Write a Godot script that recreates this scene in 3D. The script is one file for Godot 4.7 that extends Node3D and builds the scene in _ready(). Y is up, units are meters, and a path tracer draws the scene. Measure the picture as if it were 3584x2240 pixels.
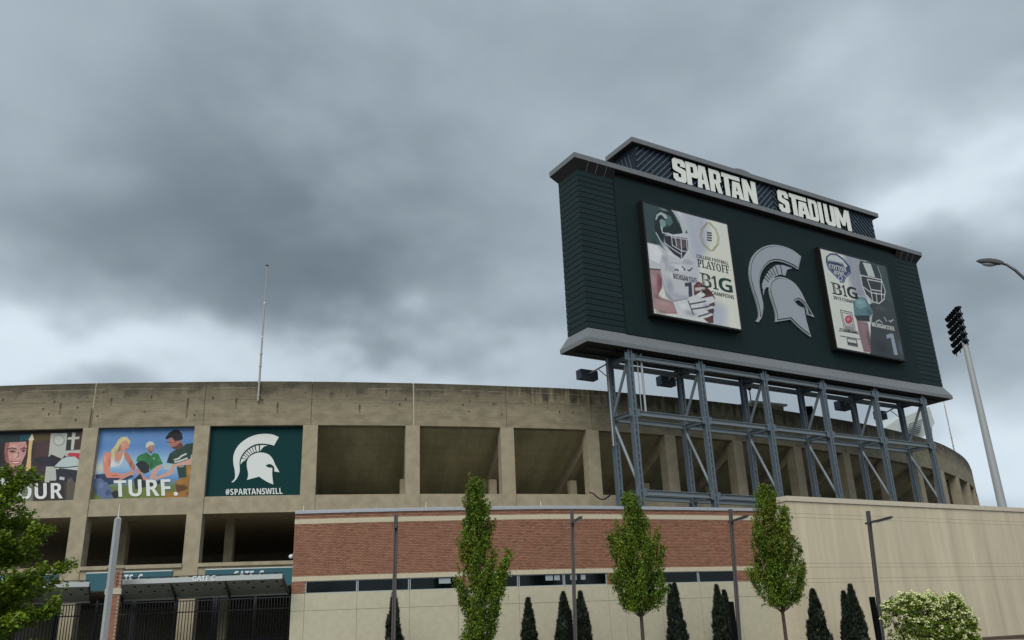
extends Node3D
# A concrete stadium under a grey sky: brick entrance building, tan wall, big scoreboard on a steel frame.

const EYE := 1.65
var M := {}
var taken := {}
var rng := RandomNumberGenerator.new()

# ------------------------------------------------------------------ small helpers
func c8(r: int, g: int, b: int) -> Color: return Color8(r, g, b)
func lin(r: float, g: float, b: float) -> Color: return Color(r, g, b).linear_to_srgb()

func numbered(parent: Node, called: String) -> String:
	var key := str(parent.get_instance_id()) + called
	var n: int = taken.get(key, 0)
	taken[key] = n + 1
	return called if n == 0 else "%s_%03d" % [called, n]

func thing(called: String, label: String, category: String, at := Vector3.ZERO, turn := 0.0, group := "") -> Node3D:
	var o := Node3D.new()
	o.name = numbered(self, called)
	add_child(o, true)
	o.position = at
	o.rotation.y = turn
	tag(o, label, category, group)
	return o

func tag(o: Node, label: String, category: String, group := "") -> void:
	o.set_meta("label", label)
	o.set_meta("category", category)
	if group: o.set_meta("group", group)

func copy_of(o: Node3D, label: String) -> Node3D:
	var c: Node3D = o.duplicate()
	var base := str(o.name).rstrip("0123456789").trim_suffix("_")
	c.name = numbered(self, base)
	add_child(c, true)
	c.set_meta("label", label)
	return c

func part(called: String, st: SurfaceTool, m: Material, parent: Node = self) -> MeshInstance3D:
	return part_mesh(called, st.commit(), m, parent)

func part_mesh(called: String, mesh: Mesh, m: Material, parent: Node = self) -> MeshInstance3D:
	var o := MeshInstance3D.new()
	o.name = numbered(parent, called)
	o.mesh = mesh
	o.material_override = m
	parent.add_child(o, true)
	return o

func structure(o: Node) -> void: o.set_meta("kind", "structure")

func S() -> SurfaceTool:
	var st := SurfaceTool.new()
	st.begin(Mesh.PRIMITIVE_TRIANGLES)
	return st

func tri(st: SurfaceTool, a: Vector3, b: Vector3, c: Vector3, n: Vector3, ua := Vector2.ZERO, ub := Vector2.ZERO, uc := Vector2.ZERO) -> void:
	if (c - a).cross(b - a).dot(n) < 0.0:
		var t := b; b = c; c = t
		var u := ub; ub = uc; uc = u
	st.set_normal(n); st.set_uv(ua); st.add_vertex(a)
	st.set_normal(n); st.set_uv(ub); st.add_vertex(b)
	st.set_normal(n); st.set_uv(uc); st.add_vertex(c)

func quad(st: SurfaceTool, a: Vector3, b: Vector3, c: Vector3, d: Vector3, n: Vector3, ua := Vector2(0, 0), ub := Vector2(1, 0), uc := Vector2(1, 1), ud := Vector2(0, 1)) -> void:
	tri(st, a, b, c, n, ua, ub, uc)
	tri(st, a, c, d, n, ua, uc, ud)

func box(st: SurfaceTool, c: Vector3, size: Vector3, b := Basis.IDENTITY) -> void:
	var x := b.x * size.x * 0.5
	var y := b.y * size.y * 0.5
	var z := b.z * size.z * 0.5
	for k in [[x, y, z], [y, z, x], [z, x, y]]:
		for s in [1.0, -1.0]:
			var p: Vector3 = c + k[2] * s
			quad(st, p - k[0] + k[1], p + k[0] + k[1], p + k[0] - k[1], p - k[0] - k[1], (k[2] * s).normalized())

func box2(st: SurfaceTool, a: Vector3, b: Vector3) -> void: box(st, (a + b) * 0.5, (b - a).abs())

func frame_of(a: Vector3, b: Vector3, up := Vector3.UP) -> Basis:      # z along a-b, y near up
	var z := (b - a).normalized()
	if absf(z.dot(up)) > 0.98: up = Vector3.FORWARD
	var x := up.cross(z).normalized()
	return Basis(x, z.cross(x), z)

func bar(st: SurfaceTool, a: Vector3, b: Vector3, w: float, h: float, up := Vector3.UP) -> void:
	box(st, (a + b) * 0.5, Vector3(w, h, a.distance_to(b)), frame_of(a, b, up))

func ibar(st: SurfaceTool, a: Vector3, b: Vector3, w: float, h: float, t: float, up := Vector3.UP) -> void:   # flanges across «up», web between
	var f := frame_of(a, b, up)
	var l := a.distance_to(b)
	var m := (a + b) * 0.5
	box(st, m + f.y * (h - t) * 0.5, Vector3(w, t, l), f)
	box(st, m - f.y * (h - t) * 0.5, Vector3(w, t, l), f)
	box(st, m, Vector3(t, h - 2.0 * t, l), f)

func tube(st: SurfaceTool, pts: Array, radii: Array, n := 10, closed := true) -> void:
	for i in pts.size() - 1:
		var a: Vector3 = pts[i]
		var b: Vector3 = pts[i + 1]
		var ra: float = radii[mini(i, radii.size() - 1)]
		var rb: float = radii[mini(i + 1, radii.size() - 1)]
		var f := frame_of(a, b)
		for k in n:
			var d0 := f.x * cos(TAU * k / n) + f.y * sin(TAU * k / n)
			var d1 := f.x * cos(TAU * (k + 1) / n) + f.y * sin(TAU * (k + 1) / n)
			var q := [[a + d0 * ra, d0], [b + d0 * rb, d0], [b + d1 * rb, d1], [a + d1 * ra, d1]]
			for s in [[0, 1, 2], [0, 2, 3]]:
				var o := [q[s[0]], q[s[1]], q[s[2]]]
				if (o[2][0] - o[0][0]).cross(o[1][0] - o[0][0]).dot(d0 + d1) < 0.0: o = [o[0], o[2], o[1]]
				for v in o:
					st.set_normal(v[1]); st.set_uv(Vector2.ZERO); st.add_vertex(v[0])
			if closed and i == 0: tri(st, a, a + d0 * ra, a + d1 * ra, -f.z)
			if closed and i == pts.size() - 2: tri(st, b, b + d0 * rb, b + d1 * rb, f.z)

func flat(list: Array) -> PackedVector2Array:
	var p := PackedVector2Array()
	for i in range(0, list.size(), 2): p.append(Vector2(list[i], list[i + 1]))
	return p

func extrude(st: SurfaceTool, poly: PackedVector2Array, z0: float, z1: float, t := Transform3D.IDENTITY) -> void:   # front cap at z1
	var ix := Geometry2D.triangulate_polygon(poly)
	for k in range(0, ix.size(), 3):
		var v := [poly[ix[k]], poly[ix[k + 1]], poly[ix[k + 2]]]
		for z in [z0, z1]:
			tri(st, t * Vector3(v[0].x, v[0].y, z), t * Vector3(v[1].x, v[1].y, z), t * Vector3(v[2].x, v[2].y, z), t.basis.z.normalized() * (1.0 if z == z1 else -1.0), v[0], v[1], v[2])
	var turn := -1.0 if Geometry2D.is_polygon_clockwise(poly) else 1.0
	for i in poly.size():
		var a := poly[i]
		var b := poly[(i + 1) % poly.size()]
		if a.distance_to(b) < 1e-5: continue
		var n := (t.basis * Vector3(b.y - a.y, a.x - b.x, 0) * turn).normalized()
		quad(st, t * Vector3(a.x, a.y, z0), t * Vector3(b.x, b.y, z0), t * Vector3(b.x, b.y, z1), t * Vector3(a.x, a.y, z1), n)

# ------------------------------------------------------------------ curves in plan (x, z), walked from left to right
func plan(list: Array) -> Dictionary:
	var w := flat(list)
	var q := PackedVector2Array([w[0] * 2.0 - w[1]])
	q.append_array(w)
	q.append(w[-1] * 2.0 - w[-2])
	var p := PackedVector2Array()
	for i in range(1, q.size() - 2):
		for k in 24: p.append(q[i].cubic_interpolate(q[i + 1], q[i - 1], q[i + 2], k / 24.0))
	p.append(w[-1])
	var s := PackedFloat32Array([0.0])
	for i in p.size() - 1: s.append(s[i] + p[i].distance_to(p[i + 1]))
	return {"p": p, "s": s, "length": s[-1]}

func along(c: Dictionary, s: float) -> Array:        # position, tangent, inward normal
	var i: int = clampi(c.s.bsearch(s) - 1, 0, c.s.size() - 2)
	var a: Vector2 = c.p[i]
	var b: Vector2 = c.p[i + 1]
	var p: Vector2 = a + (b - a) * ((s - c.s[i]) / (c.s[i + 1] - c.s[i]))
	var lo: Vector2 = c.p[maxi(i - 3, 0)]
	var hi: Vector2 = c.p[mini(i + 4, c.p.size() - 1)]
	var t := (hi - lo).normalized()
	return [Vector3(p.x, 0, p.y), Vector3(t.x, 0, t.y), Vector3(t.y, 0, -t.x)]

func at(c: Dictionary, s: float, inward: float, y: float) -> Vector3:
	var f := along(c, s)
	return f[0] + f[2] * inward + Vector3.UP * y

func sweep(st: SurfaceTool, c: Dictionary, s0: float, s1: float, prof: Array, step := 1.4) -> void:   # prof: closed [inward, y] outline
	var poly := flat(prof)
	var turn := -1.0 if Geometry2D.is_polygon_clockwise(poly) else 1.0
	var n := maxi(1, ceili((s1 - s0) / step))
	for k in n:
		var sa := lerpf(s0, s1, float(k) / n)
		var sb := lerpf(s0, s1, float(k + 1) / n)
		var f := along(c, (sa + sb) * 0.5)
		for i in poly.size():
			var a := poly[i]
			var b := poly[(i + 1) % poly.size()]
			var e := Vector2(b.y - a.y, a.x - b.x) * turn
			var nn: Vector3 = (f[2] * e.x + Vector3.UP * e.y).normalized()
			quad(st, at(c, sa, a.x, a.y), at(c, sb, a.x, a.y), at(c, sb, b.x, b.y), at(c, sa, b.x, b.y), nn, Vector2(sa, a.y + a.x), Vector2(sb, a.y + a.x), Vector2(sb, b.y + b.x), Vector2(sa, b.y + b.x))
	var ix := Geometry2D.triangulate_polygon(poly)
	for e in [[s0, -1.0], [s1, 1.0]]:
		var t: Vector3 = along(c, e[0])[1] * e[1]
		for k in range(0, ix.size(), 3):
			var v := [poly[ix[k]], poly[ix[k + 1]], poly[ix[k + 2]]]
			tri(st, at(c, e[0], v[0].x, v[0].y), at(c, e[0], v[1].x, v[1].y), at(c, e[0], v[2].x, v[2].y), t, Vector2(e[0] + v[0].x, v[0].y), Vector2(e[0] + v[1].x, v[1].y), Vector2(e[0] + v[2].x, v[2].y))

func swept(called: String, c: Dictionary, s0: float, s1: float, prof: Array, m: Material, parent: Node, step := 1.4) -> MeshInstance3D:
	var st := S()
	sweep(st, c, s0, s1, prof, step)
	return part(called, st, m, parent)

func rect(i0: float, y0: float, i1: float, y1: float) -> Array: return [i0, y0, i1, y0, i1, y1, i0, y1]

# ------------------------------------------------------------------ textures and materials
func grain(seed_: int, freq: float, oct: int, lo: float, hi: float, size := 512, stretch := 1.0) -> ImageTexture:
	var n := FastNoiseLite.new()
	n.seed = seed_
	n.frequency = freq
	n.fractal_octaves = oct
	n.noise_type = FastNoiseLite.TYPE_SIMPLEX_SMOOTH
	var im := n.get_seamless_image(size, int(size * stretch))
	im.convert(Image.FORMAT_L8)
	if stretch != 1.0: im.resize(size, size, Image.INTERPOLATE_CUBIC)
	var d := im.get_data()
	for i in d.size(): d[i] = int(255.0 * (lo + (hi - lo) * d[i] / 255.0))
	return ImageTexture.create_from_image(Image.create_from_data(size, size, false, Image.FORMAT_L8, d))

func mat(name_: String, c: Color, rough: float, tex: Texture2D = null, scale := 0.3, metal := 0.0) -> StandardMaterial3D:
	var m := StandardMaterial3D.new()
	m.albedo_color = c
	m.roughness = rough
	m.metallic = metal
	if tex:
		m.albedo_texture = tex
		m.uv1_triplanar = true
		m.uv1_scale = Vector3.ONE * scale
	M[name_] = m
	return m

func painted(im: Image, rough := 0.7) -> StandardMaterial3D:
	var m := StandardMaterial3D.new()
	m.albedo_texture = ImageTexture.create_from_image(im)
	m.roughness = rough
	m.texture_repeat = false
	return m

# --- flat print: filled outlines and strokes on a sheet, in coordinates of the sheet from 0 to 1
func sheet(w: int, h: int, c: Color) -> Image:
	var im := Image.create(w, h, false, Image.FORMAT_RGB8)
	im.fill(c)
	return im

func fill(im: Image, list: Array, c: Color) -> void: fill_points(im, flat(list), c)

func fill_points(im: Image, p: PackedVector2Array, c: Color) -> void:
	var w := im.get_width()
	var h := im.get_height()
	var lo := 2.0
	var hi := -1.0
	for v in p:
		lo = minf(lo, v.y); hi = maxf(hi, v.y)
	for y in range(maxi(0, int(lo * h)), mini(h, int(hi * h) + 1)):
		var fy := (y + 0.5) / h
		var xs := PackedFloat32Array()
		for i in p.size():
			var a := p[i]
			var b := p[(i + 1) % p.size()]
			if (a.y <= fy) != (b.y <= fy): xs.append(a.x + (b.x - a.x) * (fy - a.y) / (b.y - a.y))
		xs.sort()
		for k in range(0, xs.size() - 1, 2):
			var x0 := clampi(roundi(xs[k] * w), 0, w)
			var x1 := clampi(roundi(xs[k + 1] * w), 0, w)
			if x1 > x0: im.fill_rect(Rect2i(x0, y, x1 - x0, 1), c)

func stroke(im: Image, list: Array, width: float, c: Color) -> void:
	var p := flat(list)
	var asp := float(im.get_width()) / im.get_height()
	for i in p.size() - 1:
		var d := (p[i + 1] - p[i]).normalized() * width * 0.5
		var n := Vector2(-d.y, d.x)
		n.y *= asp
		fill_points(im, PackedVector2Array([p[i] - d + n, p[i + 1] + d + n, p[i + 1] + d - n, p[i] - d - n]), c)

func dab(im: Image, x: float, y: float, rx: float, ry: float, c: Color, strength: float) -> void:     # an airbrushed spot of ink
	var w := im.get_width()
	var h := im.get_height()
	for j in range(maxi(0, int((y - ry) * h)), mini(h, int((y + ry) * h) + 1)):
		var v := ((j + 0.5) / h - y) / ry
		for i in range(maxi(0, int((x - rx) * w)), mini(w, int((x + rx) * w) + 1)):
			var u := ((i + 0.5) / w - x) / rx
			var k := 1.0 - u * u - v * v
			if k > 0.0: im.set_pixel(i, j, im.get_pixel(i, j).lerp(c, k * k * strength))

func soften(im: Image, by: int) -> void:
	var w := im.get_width()
	var h := im.get_height()
	im.resize(maxi(4, w / by), maxi(4, h / by), Image.INTERPOLATE_BILINEAR if by < 3 else Image.INTERPOLATE_LANCZOS)
	im.resize(w, h, Image.INTERPOLATE_CUBIC)

func finished(im: Image) -> Image:
	soften(im, 4)
	var n := FastNoiseLite.new()
	n.seed = 3
	n.frequency = 0.2
	n.fractal_octaves = 3
	for y in im.get_height():
		for x in im.get_width():
			im.set_pixel(x, y, im.get_pixel(x, y) * (1.0 + 0.07 * n.get_noise_2d(x, y)))
	return im

# --- lettering fitted into a box on a plane: at = lower left corner, axes x (along) and y (up) of the transform
func lettering(parent: Node, text: String, m: Material, t: Transform3D, w: float, h: float, depth := 0.02, bold := true, serif := false, called := "lettering", lean := 0.0) -> MeshInstance3D:
	var f := SystemFont.new()
	f.font_names = PackedStringArray(["Droid Serif" if serif else "Droid Sans"])
	f.font_weight = 700 if bold else 400
	var tm := TextMesh.new()
	tm.text = text
	tm.font = f
	tm.font_size = 64
	tm.pixel_size = 0.01
	tm.depth = 0.1
	tm.curve_step = 2.0
	var a := tm.get_aabb()
	var o := part_mesh(called, tm, m, parent)
	var sx := w / a.size.x
	var sy := h / a.size.y
	var sz := depth / 0.1
	o.transform = t * Transform3D(Basis(Vector3(sx, 0, 0), Vector3(lean * sy, sy, 0), Vector3(0, 0, sz)), Vector3(-a.position.x * sx, -a.position.y * sy, -a.position.z * sz))
	return o


func print_player_with_ball() -> Image:
	var im := sheet(560, 576, c8(226, 229, 218))
	fill(im, [-0.027, -0.014, 0.346, -0.016, 0.188, 0.421, 0.122, 0.6, -0.026, 0.625], c8(52, 74, 76))
	fill(im, [0.442, -0.016, 0.766, -0.024, 0.717, 0.306, 0.544, 0.492, 0.536, 0.719, 0.454, 0.45], c8(186, 192, 206))
	fill(im, [0.346, -0.016, 0.466, -0.011, 0.527, 0.437, 0.378, 0.482, 0.153, 0.428], c8(204, 208, 218))
	fill(im, [0.652, 0.749, 0.863, 0.812, 0.799, 1.053, 0.564, 1.019], c8(192, 198, 212))
	soften(im, 40)
	fill(im, [0, 0.376, 0.136, 0.374, 0.221, 0.434, 0.379, 0.477, 0.486, 0.387, 0.563, 0.44, 0.578, 0.524, 0.549, 0.624, 0.498, 0.734, 0.473, 0.831, 0.235, 0.887, 0.163, 0.831, 0.122, 0.746, 0.122, 0.6, -0.004, 0.613], c8(202, 205, 212))
	fill(im, [0.13, 0.627, 0.158, 0.777, 0.24, 0.846, 0.408, 0.794, 0.391, 0.833, 0.235, 0.887, 0.152, 0.832], c8(162, 166, 178))
	fill(im, [0.011, 0.384, 0.113, 0.384, 0.163, 0.445, 0.117, 0.546, 0.018, 0.526], c8(228, 232, 238))
	fill(im, [0.187, 0.534, 0.323, 0.548, 0.27, 0.604, 0.168, 0.593], c8(182, 186, 198))
	soften(im, 5)
	fill(im, [0.006, 0.62, 0.122, 0.6, 0.133, 0.672, 0.114, 0.766, 0.061, 0.846, 0.171, 0.856, 0.237, 0.874, 0.265, 0.968, 0.134, 0.982, 0.007, 0.96, 0.004, 0.765], c8(164, 132, 136))
	fill(im, [0.085, 0.634, 0.133, 0.672, 0.114, 0.766, 0.061, 0.846, 0.065, 0.755], c8(146, 96, 102))
	fill(im, [0.028, 0.868, 0.213, 0.882, 0.245, 0.944, 0.135, 0.973, 0.011, 0.95], c8(178, 144, 142))
	soften(im, 4)
	dab(im, 0.032, 0.706, 0.045, 0.082, c8(192, 160, 160), 0.70)
	dab(im, 0.108, 0.721, 0.034, 0.064, c8(110, 64, 76), 0.70)
	dab(im, 0.061, 0.846, 0.056, 0.027, c8(120, 74, 82), 0.60)
	dab(im, 0.121, 0.899, 0.091, 0.027, c8(200, 170, 166), 0.60)
	dab(im, 0.079, 0.980, 0.102, 0.022, c8(112, 74, 84), 0.60)
	dab(im, 0.095, 0.438, 0.070, 0.057, c8(238, 240, 244), 0.80)
	dab(im, 0.191, 0.496, 0.059, 0.057, c8(160, 164, 176), 0.70)
	dab(im, 0.208, 0.733, 0.070, 0.102, c8(148, 154, 168), 0.70)
	dab(im, 0.347, 0.544, 0.108, 0.057, c8(228, 232, 238), 0.70)
	dab(im, 0.451, 0.470, 0.086, 0.039, c8(160, 165, 178), 0.70)
	dab(im, 0.290, 0.812, 0.118, 0.055, c8(172, 176, 188), 0.70)
	dab(im, 0.266, 0.632, 0.071, 0.047, c8(232, 234, 240), 0.60)
	dab(im, 0.506, 0.593, 0.074, 0.086, c8(196, 200, 212), 0.60)
	stroke(im, [0.186, 0.539, 0.282, 0.508, 0.352, 0.506], 0.006, c8(170, 174, 188))
	stroke(im, [0.2, 0.807, 0.29, 0.812, 0.409, 0.785], 0.006, c8(170, 174, 188))
	stroke(im, [0.162, 0.649, 0.185, 0.737, 0.202, 0.789], 0.006, c8(170, 174, 188))
	stroke(im, [0.377, 0.492, 0.448, 0.489, 0.524, 0.457], 0.006, c8(170, 174, 188))
	stroke(im, [0.003, 0.613, 0.122, 0.599], 0.008, c8(36, 42, 52))
	fill(im, [0.102, 0.22, 0.118, 0.13, 0.161, 0.055, 0.227, 0.005, 0.309, -0.008, 0.38, 0.017, 0.431, 0.076, 0.462, 0.128, 0.49, 0.192, 0.414, 0.209, 0.315, 0.24, 0.245, 0.235, 0.206, 0.271, 0.188, 0.346, 0.145, 0.297, 0.118, 0.255], c8(20, 38, 40))
	fill(im, [0.231, 0.058, 0.312, 0.07, 0.329, 0.126, 0.275, 0.176, 0.245, 0.133], c8(78, 110, 110))
	soften(im, 3)
	dab(im, 0.219, 0.158, 0.060, 0.054, c8(120, 156, 150), 0.70)
	dab(im, 0.370, 0.176, 0.061, 0.060, c8(16, 30, 32), 0.80)
	dab(im, 0.152, 0.239, 0.047, 0.049, c8(16, 30, 32), 0.70)
	dab(im, 0.235, 0.023, 0.073, 0.022, c8(180, 196, 198), 0.70)
	fill(im, [0.312, -0.009, 0.382, 0.004, 0.443, 0.073, 0.478, 0.155, 0.464, 0.205, 0.429, 0.204, 0.403, 0.121, 0.353, 0.044], c8(190, 202, 206))
	stroke(im, [0.342, 0.02, 0.403, 0.101, 0.427, 0.194], 0.006, c8(60, 80, 84))
	fill(im, [0.122, 0.141, 0.146, 0.087, 0.196, 0.051, 0.256, 0.064, 0.27, 0.099, 0.237, 0.108, 0.205, 0.079, 0.168, 0.092, 0.137, 0.143], c8(176, 190, 190))
	fill(im, [0.169, 0.141, 0.196, 0.116, 0.237, 0.127, 0.244, 0.164, 0.205, 0.201, 0.187, 0.251, 0.178, 0.214], c8(130, 160, 160))
	fill(im, [0.205, 0.276, 0.289, 0.26, 0.481, 0.244, 0.474, 0.35, 0.381, 0.458, 0.292, 0.422, 0.219, 0.359], c8(44, 42, 56))
	fill(im, [0.333, 0.28, 0.454, 0.267, 0.457, 0.334, 0.346, 0.364], c8(96, 84, 92))
	soften(im, 2)
	dab(im, 0.376, 0.316, 0.049, 0.034, c8(120, 96, 100), 0.60)
	dab(im, 0.274, 0.377, 0.048, 0.039, c8(24, 24, 36), 0.70)
	stroke(im, [0.117, 0.265, 0.154, 0.324, 0.204, 0.386, 0.291, 0.431, 0.381, 0.463, 0.466, 0.395, 0.5, 0.249], 0.011, c8(206, 210, 214))
	stroke(im, [0.18, 0.195, 0.192, 0.25, 0.267, 0.243, 0.294, 0.27, 0.482, 0.254], 0.011, c8(206, 210, 214))
	stroke(im, [0.29, 0.25, 0.292, 0.347, 0.392, 0.377, 0.478, 0.371], 0.011, c8(206, 210, 214))
	stroke(im, [0.333, 0.263, 0.34, 0.342], 0.011, c8(206, 210, 214))
	stroke(im, [0.399, 0.266, 0.395, 0.375], 0.011, c8(206, 210, 214))
	stroke(im, [0.467, 0.26, 0.462, 0.353], 0.011, c8(206, 210, 214))
	stroke(im, [0.209, 0.342, 0.297, 0.383, 0.387, 0.414], 0.011, c8(206, 210, 214))
	stroke(im, [0.391, 0.38, 0.381, 0.458], 0.011, c8(206, 210, 214))
	stroke(im, [0.291, 0.572, 0.321, 0.563, 0.327, 0.572], 0.012, c8(70, 78, 92))
	stroke(im, [0.379, 0.525, 0.408, 0.543, 0.397, 0.554], 0.012, c8(70, 78, 92))
	stroke(im, [0.441, 0.547, 0.457, 0.55, 0.494, 0.519], 0.012, c8(70, 78, 92))
	fill(im, [0.386, 0.673, 0.468, 0.653, 0.459, 0.777, 0.415, 0.795, 0.426, 0.695, 0.385, 0.706], c8(58, 64, 78))
	fill(im, [0.489, 0.68, 0.548, 0.631, 0.62, 0.65, 0.697, 0.704, 0.727, 0.752, 0.68, 0.912, 0.672, 0.987, 0.615, 0.996, 0.539, 0.951, 0.523, 0.814, 0.481, 0.756], c8(98, 58, 58))
	dab(im, 0.566, 0.677, 0.049, 0.048, c8(146, 96, 90), 0.60)
	dab(im, 0.655, 0.888, 0.049, 0.075, c8(52, 30, 36), 0.70)
	fill(im, [0.501, 0.695, 0.617, 0.671, 0.621, 0.697, 0.499, 0.727], c8(200, 196, 192))
	fill(im, [0.228, 0.87, 0.405, 0.815, 0.483, 0.774, 0.575, 0.713, 0.619, 0.744, 0.55, 0.787, 0.701, 0.741, 0.734, 0.783, 0.64, 0.825, 0.718, 0.842, 0.608, 0.885, 0.688, 0.911, 0.598, 0.952, 0.5, 0.977, 0.38, 1.002, 0.269, 0.979], c8(212, 217, 220))
	dab(im, 0.412, 0.939, 0.107, 0.037, c8(150, 158, 168), 0.70)
	dab(im, 0.338, 0.886, 0.071, 0.037, c8(240, 242, 242), 0.70)
	dab(im, 0.613, 0.847, 0.061, 0.038, c8(130, 136, 150), 0.60)
	dab(im, 0.555, 0.754, 0.049, 0.021, c8(240, 242, 242), 0.60)
	stroke(im, [0.423, 0.856, 0.496, 0.836, 0.608, 0.802], 0.012, c8(74, 76, 88))
	stroke(im, [0.44, 0.899, 0.587, 0.86, 0.715, 0.814], 0.012, c8(74, 76, 88))
	stroke(im, [0.503, 0.954, 0.603, 0.918, 0.693, 0.878], 0.012, c8(74, 76, 88))
	stroke(im, [0.403, 0.832, 0.446, 0.944], 0.012, c8(74, 76, 88))
	fill(im, [0.264, 0.977, 0.38, 1.002, 0.557, 0.985, 0.536, 1.011, 0.221, 1.005], c8(214, 218, 222))
	stroke(im, [0.764, 0.033, 0.683, 0.114, 0.655, 0.189, 0.677, 0.259, 0.754, 0.309], 0.007, c8(150, 140, 104))
	stroke(im, [0.764, 0.033, 0.836, 0.084, 0.86, 0.16, 0.834, 0.235, 0.76, 0.308], 0.007, c8(150, 140, 104))
	stroke(im, [0.745, 0.036, 0.665, 0.118, 0.637, 0.193, 0.659, 0.263, 0.736, 0.312], 0.007, c8(150, 140, 104))
	stroke(im, [0.782, 0.029, 0.854, 0.08, 0.878, 0.156, 0.853, 0.231, 0.778, 0.305], 0.007, c8(150, 140, 104))
	stroke(im, [0.737, 0.137, 0.783, 0.133], 0.014, c8(40, 46, 48))
	stroke(im, [0.733, 0.161, 0.779, 0.157], 0.014, c8(40, 46, 48))
	stroke(im, [0.73, 0.186, 0.775, 0.182], 0.014, c8(40, 46, 48))
	stroke(im, [0.726, 0.21, 0.772, 0.207], 0.014, c8(40, 46, 48))
	return finished(im)


func print_player_in_dark_jersey() -> Image:
	var im := sheet(560, 576, c8(214, 219, 212))
	fill(im, [0.353, -0.023, 0.677, -0.017, 0.617, 0.428, 0.396, 0.461, 0.352, 0.206], c8(160, 164, 176))
	fill(im, [0.731, -0.016, 1.06, -0.019, 1.018, 1.006, 0.519, 1.012, 0.647, 0.516], c8(58, 76, 80))
	soften(im, 40)
	fill(im, [0.574, 0.49, 0.898, 0.377, 0.967, 0.432, 0.986, 0.559, 0.993, 1.001, 0.47, 1.001, 0.56, 0.712, 0.635, 0.564], c8(54, 60, 64))
	fill(im, [0.359, 0.494, 0.458, 0.426, 0.569, 0.417, 0.605, 0.486, 0.64, 0.554, 0.568, 0.62, 0.431, 0.64, 0.34, 0.634], c8(92, 128, 136))
	fill(im, [0.391, 0.48, 0.467, 0.441, 0.548, 0.439, 0.565, 0.501, 0.452, 0.554, 0.391, 0.536], c8(122, 158, 164))
	fill(im, [0.358, 0.677, 0.526, 0.68, 0.522, 0.807, 0.488, 0.99, 0.382, 0.991, 0.36, 0.83], c8(138, 114, 120))
	fill(im, [0.34, 0.634, 0.573, 0.601, 0.556, 0.667, 0.368, 0.68], c8(40, 46, 52))
	dab(im, 0.443, 0.746, 0.054, 0.075, c8(154, 130, 134), 0.70)
	dab(im, 0.494, 0.856, 0.041, 0.138, c8(84, 58, 70), 0.60)
	dab(im, 0.458, 0.480, 0.083, 0.038, c8(150, 186, 188), 0.70)
	dab(im, 0.582, 0.563, 0.069, 0.057, c8(60, 88, 98), 0.70)
	dab(im, 0.786, 0.496, 0.168, 0.048, c8(84, 92, 98), 0.60)
	dab(im, 0.673, 0.920, 0.164, 0.110, c8(30, 36, 42), 0.70)
	dab(im, 0.961, 0.881, 0.055, 0.139, c8(100, 120, 136), 0.50)
	soften(im, 6)
	fill(im, [0.546, 0.071, 0.589, 0.018, 0.672, 0.013, 0.768, 0.01, 0.857, 0.034, 0.881, 0.124, 0.889, 0.171, 0.866, 0.193, 0.57, 0.191, 0.541, 0.158], c8(40, 58, 58))
	fill(im, [0.624, 0.028, 0.751, 0.022, 0.785, 0.163, 0.673, 0.168], c8(196, 204, 200))
	stroke(im, [0.857, 0.032, 0.881, 0.124, 0.879, 0.172], 0.010, c8(176, 188, 188))
	stroke(im, [0.577, 0.028, 0.551, 0.08, 0.55, 0.176], 0.010, c8(176, 188, 188))
	fill(im, [0.559, 0.193, 0.877, 0.18, 0.897, 0.293, 0.851, 0.384, 0.759, 0.446, 0.667, 0.439, 0.579, 0.378, 0.556, 0.288], c8(46, 50, 60))
	soften(im, 2)
	stroke(im, [0.551, 0.18, 0.548, 0.289, 0.579, 0.378, 0.667, 0.441, 0.759, 0.446, 0.856, 0.385, 0.902, 0.292, 0.879, 0.172, 0.551, 0.18], 0.013, c8(204, 208, 206))
	stroke(im, [0.649, 0.208, 0.673, 0.312, 0.838, 0.302, 0.876, 0.182], 0.013, c8(204, 208, 206))
	stroke(im, [0.649, 0.208, 0.872, 0.197], 0.013, c8(204, 208, 206))
	stroke(im, [0.568, 0.305, 0.665, 0.347, 0.876, 0.333], 0.013, c8(204, 208, 206))
	stroke(im, [0.67, 0.327, 0.669, 0.434], 0.013, c8(204, 208, 206))
	stroke(im, [0.748, 0.334, 0.733, 0.443], 0.013, c8(204, 208, 206))
	stroke(im, [0.835, 0.311, 0.816, 0.408], 0.013, c8(204, 208, 206))
	fill(im, [0.07, 0.075, 0.144, 0.025, 0.241, 0.009, 0.339, 0.048, 0.411, 0.112, 0.408, 0.181, 0.317, 0.251, 0.277, 0.309, 0.222, 0.317, 0.184, 0.281, 0.073, 0.204, 0.055, 0.139], c8(52, 62, 104))
	fill(im, [0.092, 0.076, 0.148, 0.04, 0.229, 0.028, 0.32, 0.061, 0.376, 0.117, 0.342, 0.137, 0.241, 0.11, 0.086, 0.12], c8(196, 204, 208))
	stroke(im, [0.076, 0.136, 0.086, 0.196, 0.194, 0.268, 0.233, 0.304, 0.268, 0.299, 0.31, 0.243, 0.388, 0.18], 0.008, c8(160, 172, 200))
	fill(im, [0.266, 0.267, 0.26, 0.279, 0.25, 0.29, 0.237, 0.299, 0.222, 0.303, 0.209, 0.303, 0.199, 0.298, 0.194, 0.289, 0.194, 0.278, 0.2, 0.265, 0.21, 0.254, 0.223, 0.245, 0.237, 0.241, 0.25, 0.241, 0.26, 0.246, 0.266, 0.255], c8(176, 186, 206))
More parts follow.
